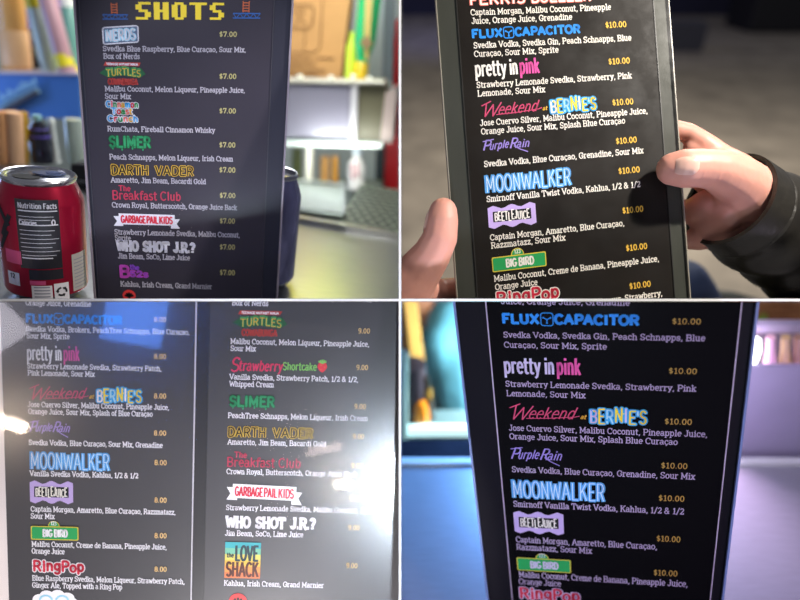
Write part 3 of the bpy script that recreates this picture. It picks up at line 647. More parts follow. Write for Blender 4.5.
for args in (
  (None, [('Svedka Blue Raspberry, Blue Curaçao, Sour Mix,', 231.5, 298.5, 372), ('Box of Nerds', 232, 305, 268.5)], None),
  (('turtles', 232, 335, 287, 25), [('Malibu Coconut, Melon Liqueur, Pineapple Juice,', 230.5, 343.5, 369.5), ('Sour Mix', 230.5, 350.5, 256)], ('9.00', 358, 333, 370)),
  (('straw', 229.5, 370, 327.5, 10.5), [('Vanilla Svedka, Strawberry Patch, 1/2 & 1/2,', 229.5, 379, 358.5), ('Whipped Cream', 229.5, 386, 274)], ('9.00', 356, 369.5, 368)),
  (('slimer', 229.5, 405.5, 275, 9.5), [('PeachTree Schnapps, Melon Liqueur, Irish Cream', 228, 417.5, 368)], ('9.00', 354, 408.5, 366)),
  (('vader', 227.5, 436, 313.5, 9), [('Amaretto, Jim Beam, Bacardi Gold', 227.5, 444, 326.5)], ('9.00', 352.5, 438.5, 364)),
  (('breakfast', 226.5, 466, 301, 9), [('Crown Royal, Butterscotch, Orange Juice Back', 226.5, 473.5, 357)], ('9.00', 351, 467.5, 362.5)),
  (('pail', 226.5, 501, 302, 18), [('Strawberry Lemonade Svedka, Malibu Coconut, Sprite', 226, 509.5, 377.5)], ('9.00', 349.5, 500.5, 361)),
  (('shot', 226, 526.5, 315.5, 10), [('Jim Beam, SoCo, Lime Juice', 225, 535, 303.5)], ('9.00', 348, 529.5, 359.5)),
  (('shack', 224.5, 577.5, 260, 36), [('Kahlua, Irish Cream, Grand Marnier', 224, 585, 324)], ('9.00', 346, 567.5, 357.5)),
  (('disc', 228.5, 609.5, 247, 18), None, None)):
    entry(m3, *args, 5.0, 4.8, pgr)

# --- dark menu, lower right bay
m4 = Menu(4, (.443, -.2586, .0871), -.1163, .1035, (605, 450), .52, 'drinks_menu', 'dim cocktail menu in a black sleeve standing between blue and violet bar steel'); m4.pal = 4
vt = m4.uv(605, 250)[1]
CZ4 = 1.0
v_ = -.05
while (m4.M @ Vector((0, v_, -0.004))).z > CZ4 + .002: v_ -= .002
vb = v_
pg = sleeve(m4, vb, vt, (m4.uv(499, 450)[0], m4.uv(726, 450)[0]),
    (mat('black_vinyl_violet', '141219', 0.5, spec=.05), mat('black_print_deep', '0b0a0d', 0.6, spec=.02), vinyl('clear_vinyl_dark', 0.12, 0.3, 0.3, 0.04),
     mat('clear_edge_bluelight', '6f7fb0', 0.3), mat('weld_silver', 'b8a8c0', 0.35)), weld=0.0009, edge=0.0018)  # bluish edge light put into the strip colour
for args in (
  (None, [('Juice, Orange Juice, Grenadine', 501, 303.5, 630)], None),
  (('flux', 502, 322.5, 639.5, 8.6), [('Svedka Vodka, Svedka Gin, Peach Schnapps, Blue', 503.5, 337, 705.5), ('Curaçao, Sour Mix, Sprite', 504, 347, 607)], ('$10.00', 671.5, 323.5, 701)),
  (('pretty', 504, 372.5, 581, 13.5), [('Strawberry Lemonade Svedka, Strawberry, Pink', 505.5, 386, 696.5), ('Lemonade, Sour Mix', 506.5, 395.5, 585.5)], ('$10.00', 668, 373, 697)),
  (('weekend', 508, 417.5, 647, 13), [('Jose Cuervo Silver, Malibu Coconut, Pineapple Juice,', 509, 430, 708), ('Orange Juice, Sour Mix, Splash Blue Curaçao', 509.5, 438.5, 678)], ('$10.00', 664, 423.5, 692)),
  (('rain', 510, 458, 563, 10), [('Svedka Vodka, Blue Curaçao, Grenadine, Sour Mix', 512, 471.5, 695.5)], ('$10.00', 660.5, 467.5, 687.5)),
  (('moon', 512, 497, 606, 17), [('Smirnoff Vanilla Twist Vodka, Kahlua, 1/2 & 1/2', 513.5, 506, 684.5)], ('$10.00', 658, 500, 684.5)),
  (('beetle', 515, 533.5, 564, 24), [('Captain Morgan, Amaretto, Blue Curaçao,', 516, 541.5, 657.5), ('Razzmatazz, Sour Mix', 516.5, 549, 592)], ('$10.00', 656, 540.5, 680.5)),
  (('bird', 517.5, 569.5, 571, 15), [('Malibu Coconut, Creme de Banana, Pineapple Juice,', 519, 576.5, 688.5), ('Orange Juice', 519, 583.5, 561)], ('$10.00', 653, 574.5, 677.5)),
  (('ring', 519.5, 597, 580, 9.5), [('Blue Raspberry Svedka, Melon Liqueur, Strawberry,', 521, 607, 690)], ('$10.00', 650, 606, 674))):
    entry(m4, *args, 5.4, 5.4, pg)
# ---------------------------------------------------------------- helpers for the things around the menus
class Fr:                               # a bay's own level frame, origin at eye height
    def __init__(s, up, cell):
        z = (CX * up[0] + CY * up[1] + CZ * up[2]).normalized(); f = -CZ
        y = (f - z * f.dot(z)).normalized(); x = y.cross(z)
        s.M = T(CAM) @ Matrix((x, y, z)).transposed().to_4x4(); s.Mi = s.M.inverted(); s.cell = cell
    def ray(s, px, py): return s.Mi.to_3x3() @ (Pt(px, py, 1) - CAM)
    def h(s, px, py, h): v = s.ray(px, py); return v * (h / v.z)
    def y(s, px, py, y): v = s.ray(px, py); return v * (y / v.y)
    def d(s, p): return -((s.M.to_3x3() @ p).dot(CZ))
    def m(s, p): return s.d(p) / F      # metres per pixel there
    def thing(s, name, label, cat, p, group=None): return thing(name, label, cat, T(s.M @ Vector(p)), group)
    def slab(s, poly, y, th, m, mb=None):
        mb = mb or MB(); mb.prism([s.y(a, b, y) for a, b in poly], (0, th, 0), m); return mb
    def rod(s, b, t, y, prof, m, mb=None, n=24):        # turned body from base pixel to top pixel; prof = [(radius px, 0..1)]
        mb = mb or MB(); p, q = s.y(*b, y), s.y(*t, y); L = (q - p).length; k = s.m((p + q) / 2)
        mb.lathe([(max(r, .01) * k, z * L) for r, z in prof], axis(p, q), m, n); return mb
    def put(s, mb, name, parent=None, smooth=False, bevel=0): return mb.build(name, parent, s.cell, smooth, bevel, M=s.M)
    def one(s, mb, name, label, cat, group=None, smooth=False, bevel=0):
        o = mb.build(name, None, s.cell, smooth, bevel, M=s.M)
        if o is None: print('EMPTY', name); return None
        return tag(o, label, cat, group)
def cyl(r, r2=None): r2 = r2 or r; return [(0, 0), (r * .94, 0), (r, .01), (r2, .97), (r2 * .94, 1), (0, 1)]

# ================================================================ upper left bay: the bar
B = Fr((.154, .909, .389), 1)
H1 = -.256
steel = mat('brushed_steel', 'b4b4b4', 0.32, metal=1.0, noise=0.12, nscale=40, bump=0.05, stretch=(1, 12, 1))
ymat = B.h(345, 231, H1).y
ct = B.thing('bar_counter', 'brushed steel bar counter under the red can and shots menu', 'counter', B.h(200, 298, H1))
mb = MB(); yl = B.h(40, 166, H1).y
mb.box((-1.5, .3, H1 - .03), (B.h(262, 240, H1).x, yl, H1), steel); mb.box((B.h(262, 240, H1).x, .3, H1 - .03), (.6, ymat, H1), steel); B.put(mb, 'worktop', ct)
mb = MB(); mb.box((B.h(262, 232, H1).x, ymat, H1 - .03), (.6, ymat + .014, H1 + .008), mat('rail_steel', 'c9c9bb', 0.28, metal=1.0)); B.put(mb, 'rail', ct, bevel=.002)
mb = MB(); mb.box((B.h(262, 232, H1).x, ymat + .014, H1 - .03), (.6, ymat + .16, H1 - .006), mat('well_steel', '9a9a94', 0.4, metal=.6)); B.put(mb, 'drip_well', ct)
# red can
def canprof(r, h):
    return [(0, .004), (r * .62, .004), (r * .70, 0), (r * .78, .002), (r * .97, h * .085), (r, h * .11), (r, h * .80), (r * .985, h * .825), (r * .83, h * .945), (r * .82, h * .955)]
rc, hc = .0332, .110
cb = B.h(48.5, 292.5, H1)
can = B.thing('soda_can', 'crimson aluminium soda can with open top left of the shots menu', 'can', cb)
TC = T(cb)
camdir = Vector((-cb.x, -cb.y)); fa = math.degrees(math.atan2(camdir.y, camdir.x)) 
redm = mat('can_red_metal', 'b01238', 0.28, metal=.65, coat=.3); silver = mat('can_silver', 'c8c8ce', 0.25, metal=1.0)
pf = canprof(rc, hc)
mb = MB(); mb.lathe(pf[4:], TC, redm, 48, cap=False); B.put(mb, 'body', can, True)
mb = MB(); mb.lathe(pf[:5], TC, silver, 48, cap=False); B.put(mb, 'base', can, True)
mb = MB(); mb.lathe([(rc * .82, hc * .955), (rc * .85, hc * .97), (rc * .86, hc * .985), (rc * .83, hc), (rc * .79, hc * .995), (rc * .78, hc * .977), (rc * .72, hc * .974), (rc * .68, hc * .984), (0, hc * .984)], TC, silver, 48, cap=False)
lid = B.put(mb, 'lid', can, True)
zt = cb.z + hc * .9845
def ell(cx, cy, rx, ry, rot, z, n=20):
    c, s_ = math.cos(R_(rot)), math.sin(R_(rot))
    return [(cb.x + cx + rx * math.cos(t) * c - ry * math.sin(t) * s_, cb.y + cy + rx * math.cos(t) * s_ + ry * math.sin(t) * c, z) for t in [2 * math.pi * i / n for i in range(n)]]
mb = MB(); mb.prism(ell(-.004, -.0105, .0105, .0078, 10, zt + .0002), (0, 0, .0003), mat('can_opening', '08070a', .6)); B.put(mb, 'opening', lid)
mb = MB(); mb.prism(ell(.006, .005, .0125, .0075, 30, zt + .001), (0, 0, .0012), mat('tab_blue_reflection', '8fa0c8', .25, metal=.9))  # blue reflection put into the tab's metal colour
mb.prism(ell(.009, .006, .0055, .004, 30, zt + .0023), (0, 0, .0003), mat('tab_hole', '4a5a86', .4, metal=.7)); B.put(mb, 'pull_tab', lid)
def wrap(mb, r, a_mid):                 # bend a flat drawing (x = arc length, y = height) round the can
    out = []
    for p in mb.v:
        a = R_(a_mid) + p.x / r; out.append(Vector((cb.x + (r + p.z) * math.cos(a), cb.y + (r + p.z) * math.sin(a), cb.z + p.y)))
    mb.v = out; return mb
def gridrect(mb, x0, y0, x1, y1, m, z=0, n=10):
    for i in range(n):
        a, b_ = x0 + (x1 - x0) * i / n, x0 + (x1 - x0) * (i + 1) / n
        mb.poly([(a, y0, z), (b_, y0, z), (b_, y1, z), (a, y1, z)], m)
def cpx(px): return math.asin(max(-.98, min(.98, (px - 43.5) / 37.0))) * rc          # photo column -> arc length
def cpy(py): return hc * (296 - py) / 121.0
blk = mat('can_black', '14131c', .5); wht = mat('can_print_white', 'd8d6de', .4); pnk = mat('can_pink', 'd0507e', .35, metal=.3)
RW = rc + .00025
mb = MB(); gridrect(mb, cpx(23), cpy(256), cpx(57), cpy(190), blk)
u0 = cpx(25); wd_ = cpx(55.5) - u0
write(mb, 'Nutrition Facts', u0, cpy(198), wd_, .0042, .0006, wht, .0002, serif=False)
for i, py in enumerate((201, 206, 209, 214, 219, 223, 227, 231, 235, 239, 243, 246)):
    gridrect(mb, u0, cpy(py) , cpx(55.5 - (i % 3) * 3), cpy(py) + (.0009 if i in (0, 3, 11) else .0004), wht, .0002, 6)
write(mb, '0', cpx(50), cpy(213.5), .0035, .0045, .0009, wht, .0002, serif=False)
write(mb, 'Calories', u0, cpy(213.5), .013, .0036, .0007, wht, .0002, serif=False)
B.put(wrap(mb, RW, fa), 'nutrition_panel', can)
mb = MB(); gridrect(mb, cpx(30), cpy(290.5), cpx(47), cpy(273), wht)
for i in range(5): gridrect(mb, cpx(32), cpy(288 - i * 3.2), cpx(45), cpy(288 - i * 3.2) + .0012, mat('can_grey', '8b8e9a', .4), .0002, 4)
B.put(wrap(mb, RW, fa), 'deposit_label', can)
mb = MB(); gridrect(mb, cpx(48.5), cpy(289), cpx(61), cpy(271.5), wht); cx_, cy_ = (cpx(48.5) + cpx(61)) / 2, cpy(280)
for k in range(3):
    a0 = 90 + 120 * k; q = [(cx_ + .0037 * math.cos(R_(a0 + t)), cy_ + .0037 * math.sin(R_(a0 + t))) for t in (15, 45, 75)]
    mb.ribbon(q, .0017, blk, .0003); e = q[-1]; t = R_(a0 + 95); mb.poly([(e[0] + .0022 * math.cos(t + 1.57), e[1] + .0022 * math.sin(t + 1.57), .0003), (e[0] + .0017 * math.cos(R_(a0 + 75)), e[1] + .0017 * math.sin(R_(a0 + 75)), .0003), (e[0] - .0017 * math.cos(R_(a0 + 75)), e[1] - .0017 * math.sin(R_(a0 + 75)), .0003)], blk)
B.put(wrap(mb, RW, fa), 'recycling_mark', can)
mb = MB(); gridrect(mb, cpx(65), cpy(283), cpx(77.5), cpy(245), mat('can_grey_panel', 'b6b2ac', .4, metal=.2))
for i in range(9): gridrect(mb, cpx(66.5), cpy(280 - i * 3.6), cpx(76), cpy(280 - i * 3.6) + .0009, mat('can_grey', '8b8e9a', .4), .0002, 4)
B.put(wrap(mb, RW, fa), 'text_panel', can)
mb = MB(); gridrect(mb, cpx(29), cpy(267), cpx(57), cpy(257), blk); gridrect(mb, cpx(29), cpy(272), cpx(42), cpy(268), pnk); B.put(wrap(mb, RW, fa), 'dark_band', can)
mb = MB(); gridrect(mb, cpx(12), cpy(253), cpx(24), cpy(240), pnk); mb2 = MB()
B.put(wrap(mb, RW, fa), 'pink_patch', can)
mb = MB(); gridrect(mb, cpx(12), cpy(275), cpx(21), cpy(262), wht); write(mb, '12', cpx(14), cpy(268), .005, .004, .0008, blk, .0002, serif=False); B.put(wrap(mb, RW, fa), 'small_badge', can)
mb = MB()
for a, b_, c, d_ in ((-.042, .093, -.028, .072), (-.036, .062, -.026, .08), (-.04, .05, -.03, .066), (-.045, .088, -.036, .086)): mb.ribbon([(a + (c - a) * i / 6, b_ + (d_ - b_) * i / 6) for i in range(7)], .0042, blk, 0)
B.put(wrap(mb, RW, fa), 'brush_lettering', can)
# second can, mostly hidden
c2 = B.h(262, 283, H1)
can2 = B.thing('soda_can', 'pale violet can showing only its edge behind the shots menu', 'can', c2)
mb = MB(); mb.lathe(canprof(.033, .122)[4:], T(c2), mat('can_violet', 'a9a8d4', .25, metal=.7, noise=.5, nscale=40), 40, cap=False); B.put(mb, 'body', can2, True)
mb = MB(); mb.lathe(canprof(.033, .122)[:5], T(c2), silver, 40, cap=False); B.put(mb, 'base', can2, True)
mb = MB(); mb.lathe([(.027, .1165), (.0285, .119), (.0275, .122), (.026, .1215), (.0255, .117), (0, .117)], T(c2), silver, 40, cap=False); B.put(mb, 'lid', can2, True)
# bar mat and clear tray beyond the rail
ym0 = ymat + .016; zm = H1 - .006
x0 = B.h(346, 210, zm).x; ym1 = B.h(372, 187, zm).y
bm_ = B.thing('bar_mat', 'black rubber bar mat with rows of drain holes behind the counter rail', 'mat', (x0, ym0, zm))
rub = mat('grey_green_rubber', '5e6656', .4, noise=.4, nscale=60)
mb = MB(); mb.box((x0, ym0, zm), (x0 + .22, ym1, zm + .003), rub); B.put(mb, 'base', bm_)
mb = MB(); stud = mat('mat_hole', '0c0d0b', .6)
nx, ny = 13, max(4, int((ym1 - ym0) / .025))
for i in range(nx):
    for j in range(ny):
        x = x0 + .008 + i * .0165 + (j % 2) * .008; y = ym0 + .012 + j * .025
        mb.add([(x + .0064 * math.cos(t), y + .0098 * math.sin(t), zm + .0031) for t in [math.pi * k / 5 for k in range(10)]], [list(range(10))], stud)
B.put(mb, 'drain_holes', bm_)
q = [B.h(290, 214, zm), B.h(343, 221, zm), B.h(342, 190, zm), B.h(292, 186, zm)]
tr = B.thing('plastic_tray', 'shallow clear plastic tray left of the black bar mat', 'tray', q[0])
clr = mat('clear_plastic', 'dfe6e2', .15, trans=.55)
mb = MB(); mb.prism([p + Vector((0, 0, .001)) for p in q], (0, 0, .006), mat('tray_plastic', 'aab4aa', .2, trans=.3)); B.put(mb, 'base', tr)
mb = MB()
for a, b_ in zip(q, q[1:] + q[:1]): mb.tube([a + Vector((0, 0, .011)), b_ + Vector((0, 0, .011))], .003, clr, 8)
B.put(mb, 'rim', tr, True)
mb = MB(); mb.prism([q[0] + Vector((0, -.001, .0)), q[1] + Vector((0, -.001, 0)), q[1] + Vector((0, .003, 0)), q[0] + Vector((0, .003, 0))], (0, 0, .0035), mat('black_gasket', '101210', .5)); B.put(mb, 'front_gasket', tr)
# back wall, pale on the right
w = B.slab([(-60, -60), (404, -60), (404, 304), (-60, 304)], 1.75, .04, mat('back_bar_panel', 'a9b4ae', .5, noise=.25, nscale=5)); struct(B.put(w, 'wall_left'))
# blue shelf with slanted sign
sh = B.thing('shelf', 'blue fronted shelf with a slanted sign plate left of the shots menu', 'shelf', B.y(40, 118, 1.2))
B.put(B.slab([(-30, 73), (79, 75), (81, 119), (-30, 116)], 1.2, .3, mat('shelf_blue', '3f6fb4', .35, noise=.2, nscale=6)), 'front_board', sh)
B.put(B.slab([(-30, 71), (78, 72.5), (78, 75), (-30, 73.5)], 1.195, .3, mat('shelf_lip', 'c0b4bc', .35)), 'lip', sh)
sg = B.slab([(-2, 105), (35, 87), (39, 93), (2, 113)], 1.192, .006, mat('sign_teal', '7fa2b4', .4)); sgo = B.put(sg, 'sign_plate', sh)
B.put(B.slab([(1, 108), (35, 90), (38, 94), (4, 112)], 1.188, .003, mat('sign_dark', '3a3236', .5, noise=.8, nscale=60)), 'sign_stripe', sgo)
mb = MB(); k = B.m(B.y(20, 90, 1.19)); lt = mat('sign_letter', '7fb0c4', .4); p0 = B.y(0, 101, 1.19)
for i in range(10):
    p = B.y(1 + i * 3.6, 103 - i * 1.9, 1.19); z = random.Random(i).random()
    mb.tube([p, p + Vector((.8 * k, 0, (5 + 6 * z) * k)), p + Vector((2.4 * k, 0, (3 + 5 * z) * k)), p + Vector((3.2 * k, 0, 1.0 * k))], .55 * k, lt, 6)
B.put(mb, 'sign_lettering', sh, True)
def bottle(name, label, cat, b, t, y, prof, m, extra=(), group=None):
    r = B.thing(name, label, cat, B.y(*b, y), group)
    B.put(B.rod(b, t, y, prof, m), 'body', r, True)
    for nm, bb, tt, pr, mm in extra: B.put(B.rod(bb, tt, y, pr, mm), nm, r, True)
    return r
orange = mat('orange_liqueur', 'e2a860', .3, coat=.3); yel = mat('yellow_band', 'd0c014', .4); blackp = mat('black_plastic', '17171c', .35)
bottle('bottle', 'large amber orange bottle at the left end of the blue shelf', 'bottle', (17, 73), (6, -32), 1.27, cyl(13.5), orange, [('label', (17, 66), (13, 30), cyl(13.9), mat('amber_label', 'd8a878', .5))], group='bottles on the blue shelf')
bottle('bottle', 'deep purple bottle with a black base on the blue shelf', 'bottle', (34, 72), (22, -18), 1.34, [(0, 0), (9, .01), (9, .3), (6.5, .36), (6, .95), (0, 1)], mat('purple_glass', '4a2a86', .25, coat=.4), [('base', (34, 72), (30.5, 47), cyl(9.6), blackp)], group='bottles on the blue shelf')
bottle('bottle', 'milky white stopper bottle between the purple bottle and leaning tubes', 'bottle', (46, 60), (34, 26), 1.33, [(0, 0), (7, .02), (8.5, .25), (6, .5), (5, .95), (0, 1)], mat('milky_glass', 'a9bab0', .3, trans=.2), group='bottles on the blue shelf')
bottle('tube', 'pale green leaning tube topped with a yellow band', 'tube', (50, 73), (27, -24), 1.24, cyl(7), mat('tube_pale', 'bcc8ba', .35), [('cap_band', (34.5, 8), (31.5, -5), cyl(7.6), yel)], group='leaning tubes on the blue shelf')
bottle('tube', 'dusty pink leaning tube with a yellow band near its foot', 'tube', (68, 74), (40, -28), 1.215, cyl(8.5), mat('tube_pink', 'b88f98', .35), [('foot_band', (66, 67), (61.5, 54), cyl(9), yel)], group='leaning tubes on the blue shelf')
bottle('bottle', 'slim violet bottle behind the pink leaning tube', 'bottle', (66, 60), (55, -20), 1.36, cyl(6), mat('violet_glass', '6a3aa0', .3, coat=.4), group='bottles on the blue shelf')
bottle('bottle', 'slim teal bottle with white cap and yellow foot next to the menu', 'bottle', (74.5, 72), (66, -12), 1.26, [(0, 0), (6.5, .01), (6.5, .86), (5, .9), (5, 1)], mat('teal_glass', '5f9488', .3, coat=.3), [('cap', (67.8, 7), (66, -12), cyl(6.8), mat('cap_white', 'd8dcd4', .4)), ('foot', (74.5, 72), (73.7, 64), cyl(6.8), yel)], group='bottles on the blue shelf')
yb = B.h(20, 166, H1).y - .02
def standing(name, label, cat, x, xt, yt, prof, m, extra=(), group=None):
    p = B.h(x, 163, H1); return bottle(name, label, cat, (x, 163), (xt, yt), p.y, prof, m, extra, group)
standing('cup', 'peach orange cup cut off by the left end of the blue shelf', 'cup', 2, -1, 111, cyl(6, 6.5), mat('peach_plastic', 'd89a66', .45), (), 'cups under the blue shelf')
standing('cup', 'wide peach cup standing under the blue shelf behind the red can', 'cup', 16, 13, 112, cyl(8.5, 9), mat('peach_plastic2', 'e0b088', .45), (), 'cups under the blue shelf')
standing('cup', 'narrow mustard yellow cup under the blue shelf', 'cup', 26, 23.5, 112, cyl(3.4, 3.6), mat('mustard_plastic', 'c89a18', .45), (), 'cups under the blue shelf')
standing('bottle', 'black glass bottle with a violet shoulder behind the red can', 'bottle', 43, 37, 116, [(0, 0), (10, .01), (10, .72), (4, .9), (3.6, 1), (0, 1)], mat('black_glass', '1b1b26', .15, coat=.5), [('shoulder_label', (39.7, 137), (38.6, 128), cyl(10.2, 9.6), mat('violet_label', '5b4aa0', .4)), ('stopper', (37.2, 121), (36.6, 115), cyl(4.4), mat('pale_stopper', '8fc0c4', .3))])
standing('tap', 'slim white upright tap behind the red can', 'tap', 57.5, 50.5, 118, [(0, 0), (4.2, .01), (2.8, .1), (2.8, .85), (3.6, .93), (2.4, 1), (0, 1)], mat('tap_white', 'e4e8e2', .25), [])
standing('glass', 'pale clear drinking glass between the white tap and the menu', 'glass', 77, 74, 119, cyl(8, 9), mat('pale_glass', 'c4d0c4', .12, trans=.35))
bx = B.thing('box', 'low black box on the counter between red can and menu', 'box', B.h(76, 190, H1))
yk = B.h(76, 188, H1).y
B.put(B.slab([(70, 164), (92, 165), (92, 190), (70, 188)], yk, .05, blackp), 'body', bx, bevel=.002)
B.put(B.slab([(70, 180), (92, 181), (92, 183), (70, 182)], yk - .002, .02, mat('box_seam', '77787a', .4)), 'seam', bx)
# ---- right hand side of the back bar
board = B.thing('cardboard_box', 'brown cardboard box with line drawing right of the shots menu', 'box', B.y(315, 82, 1.32))
card = mat('cardboard', 'b98a52', .75, noise=.12, nscale=18); prt = mat('cardboard_print', '6e4a26', .8)
B.put(B.slab([(284, -40), (355, -40), (334, 131), (273, 129)], 1.33, .06, card), 'carton', board)
mb = MB()
def pline(pts, w, m=prt, y=1.3285):
    mb.tube([B.y(a, b_, y) for a, b_ in pts], w * B.m(B.y(310, 40, y)), m, 6)
pline([(323, -10), (320, 45), (316, 52), (284, 53)], .55); pline([(305, 30), (304, 51)], .5)
pline([(284, 5), (311, 5), (314, 9), (312, 24), (309, 28), (284, 28)], .6)
pline([(295, 12), (298, 9), (302, 9), (304, 13), (301, 16), (297, 16), (295, 12)], .5); pline([(294, 23), (300, 20), (306, 23)], .5)
B.put(mb, 'line_drawing', board)
mb = MB()
for y_, segs in ((58, [(288, 298), (299, 311), (314, 316), (318, 334)]), (64, [(288, 303), (304, 316)]), (70, [(288, 297), (299, 305), (307, 325)]), (75, [(288, 302), (304, 318)])):
    for a, b_ in segs: pline([(a, y_), (b_, y_ + .6)], .75)
B.put(mb, 'printed_lines', board)
bn = B.thing('storage_bin', 'smoky clear bin on the shelf below the cardboard box', 'bin', B.y(330, 142, 1.22))
smoke = mat('smoky_plastic', '8b8896', .3, trans=.25); olive = mat('bin_olive', '55513c', .5, noise=.3, nscale=9)
B.put(B.slab([(276, 82), (351, 84), (349, 139.5), (274, 137)], 1.22, .1, smoke), 'front_panel', bn, bevel=.004)
B.put(B.slab([(276, 79), (384, 81), (384, 85), (276, 83)], 1.21, .1, mat('bin_rim', 'b4b0a0', .3)), 'rim', bn, bevel=.003)
B.put(B.slab([(351, 84), (358, 84), (356, 142), (349, 141)], 1.215, .11, mat('bin_post', 'b9b6b8', .25)), 'post', bn, bevel=.003)
B.put(B.slab([(358, 85), (386, 86), (380, 142), (356, 142)], 1.23, .1, olive), 'dark_panel', bn)
B.put(B.slab([(385, 93), (397, 87), (392, 143), (380, 142)], 1.225, .1, mat('bin_side', 'a3938c', .4)), 'side_panel', bn)
for a in ((300, 77), (331, 78), (353, 77), (369, 79)):
    B.put(B.rod((a[0], a[1] + 3), (a[0] + .6, a[1] - 3), 1.215, [(0, 0), (2.6, .1), (3, .5), (2.6, .9), (0, 1)], mat('bead_highlight', 'f4f2dc', .15, coat=.6)), 'reflection_bead', bn, True)  # white beads stand in for bright reflections on the rim
bottle('bottle', 'tall emerald bottle with tan label and brown diamond above the bin', 'bottle', (360, 80), (374, -34), 1.27, [(0, 0), (6, .01), (6.5, .2), (11, .36), (11.5, .95), (11, 1), (0, 1)], mat('emerald_glass', '22a860', .25, coat=.4),
       [('foot', (360, 80), (362.2, 62), cyl(7), mat('foot_yellow', 'c8a81e', .4))])
eb = B.thing('card_sign', 'tan strip with a brown diamond hanging on the emerald bottle', 'sign', B.y(367, 50, 1.235))
B.put(B.slab([(366, -30), (374.5, -30), (370, 36), (368, 60), (365, 60), (364, 36)], 1.238, .003, mat('tan_strip', 'b09a52', .5)), 'strip', eb)
B.put(B.slab([(366.5, 35), (373, 43), (366, 51), (359.5, 42)], 1.234, .003, mat('brown_diamond', '7d6440', .5)), 'diamond', eb)
bottle('bottle', 'small lime yellow glow shape left of the emerald bottle', 'bottle', (350, 80), (353, 32), 1.29, [(0, 0), (5.5, .02), (5.5, .7), (3, .85), (3, 1), (0, 1)], mat('lime_glow', 'b4cc38', .3, coat=.3))  # bottle shape stands in for a yellow-green glow, put into its colour
gc = B.slab([(385, -40), (396, -40), (392, 82), (382, 82)], 1.36, .04, mat('grey_post', '5e676c', .4)); B.one(gc, 'post', 'dark grey upright post left of the red cabinet', 'post')
pc = B.slab([(374, -40), (386, -40), (382, 82), (368, 82)], 1.46, .03, mat('pale_post', '9fb0b0', .35)); B.one(pc, 'panel', 'pale teal upright panel between emerald bottle and grey post', 'panel')
rd = B.thing('cabinet', 'bright red cabinet at the right edge of the bar', 'cabinet', B.y(395, 196, 1.42))
B.put(B.slab([(396, 20), (412, 10), (410, 204), (382, 198), (384, 140), (392, 90)], 1.42, .2, mat('red_cabinet', 'd81c24', .35)), 'body', rd)
B.put(B.slab([(376, 136), (385, 136), (383, 198), (375, 198)], 1.41, .2, mat('cabinet_seal', '2f3d42', .4)), 'dark_seal', rd)
lf = B.thing('shelf', 'pale shelf board carrying the smoky bin', 'shelf', B.y(330, 144, 1.2))
B.put(B.slab([(262, 140.5), (382, 143.5), (382, 148), (262, 145.5)], 1.2, .2, mat('shelf_pale', 'bcc8c0', .3)), 'board', lf)
B.put(B.slab([(306, 144), (312, 144), (311, 192), (305, 192)], 1.22, .02, mat('shelf_post', 'c8c6b4', .3)), 'post', lf)
b_ = bottle('bottle', 'white bottle with a red mark under the pale shelf', 'bottle', (356, 189), (357.3, 149), 1.3, [(0, 0), (8.6, .02), (8.8, .12), (8.8, .62), (7, .7), (4.2, .82), (4, .9), (0, .9)], mat('white_label', 'eae6e0', .4),
       [('cap', (357.0, 155), (357.3, 148), cyl(4.6, 7), mat('cap_pale', 'dfeaf0', .3))])
mb = MB(); q = 1.3 - 10 * B.m(B.y(356, 170, 1.3))
for seg in ([(352.2, 164), (352.6, 179)], [(357.2, 164), (357.4, 177)]): mb.tube([B.y(a, c, q) for a, c in seg], 1.1 * B.m(B.y(356, 170, q)), mat('label_red', 'b02a4a', .5), 6)
B.put(mb, 'label_mark', b_)
for i, (x, r, c) in enumerate(((324.5, 4.6, 'e0a860'), (335, 3.8, 'd89a40'))):
    bottle('glass', ('wide amber filled glass under the pale shelf', 'narrow amber filled glass nearer the white bottle')[i], 'glass', (x, 190), (x, 156), 1.34, cyl(r), mat('amber_drink%d' % i, c, .3, coat=.3), (), 'amber glasses under the pale shelf')
bottle('bottle', 'dull olive bottle under the pale shelf next to the menu', 'bottle', (296, 190), (297, 148), 1.34, cyl(5), mat('olive_glass', '6d7548', .3))
lo = B.slab([(255, 187), (380, 187), (384, 300), (250, 300)], 1.32, .08, mat('underbar_grey', '8d968e', .5)); B.one(lo, 'back_counter', 'grey back counter under the amber glasses', 'counter')

# ================================================================ organic bodies
def organic(chains, voxel, smooth, sub=7):
    mb = MB(); dm = mat('tmp', '888888')
    for ch in chains:
        for (p, r), (q, s_) in zip(ch[:-1], ch[1:]):
            n = max(2, int((q - p).length / (.35 * min(r, s_))) + 1)
            for i in range(n + 1):
                t = i / n; c = p + (q - p) * t; R = r + (s_ - r) * t
                mb.lathe([(max(1e-5, R * math.sin(math.pi * k / sub)), -R * math.cos(math.pi * k / sub)) for k in range(sub + 1)], T(c), dm, 12, cap=False)
    me = bpy.data.meshes.new('tmp'); me.from_pydata(mb.v, [], mb.f); o = bpy.data.objects.new('tmp', me); COL.objects.link(o)
    r = o.modifiers.new('r', 'REMESH'); r.mode = 'VOXEL'; r.voxel_size = voxel
    s_ = o.modifiers.new('s', 'SMOOTH'); s_.factor = .6; s_.iterations = smooth
    dg = bpy.context.evaluated_depsgraph_get(); dg.update(); e = o.evaluated_get(dg); m2_ = bpy.data.meshes.new_from_object(e)
    vs = [v.co.copy() for v in m2_.vertices]; fs = [list(p.vertices) for p in m2_.polygons]
    bpy.data.objects.remove(o); bpy.data.meshes.remove(me); bpy.data.meshes.remove(m2_)
    return vs, fs
def C(*pts): return [(Pt(x, y, d), r * d / F) for x, y, d, r in pts]
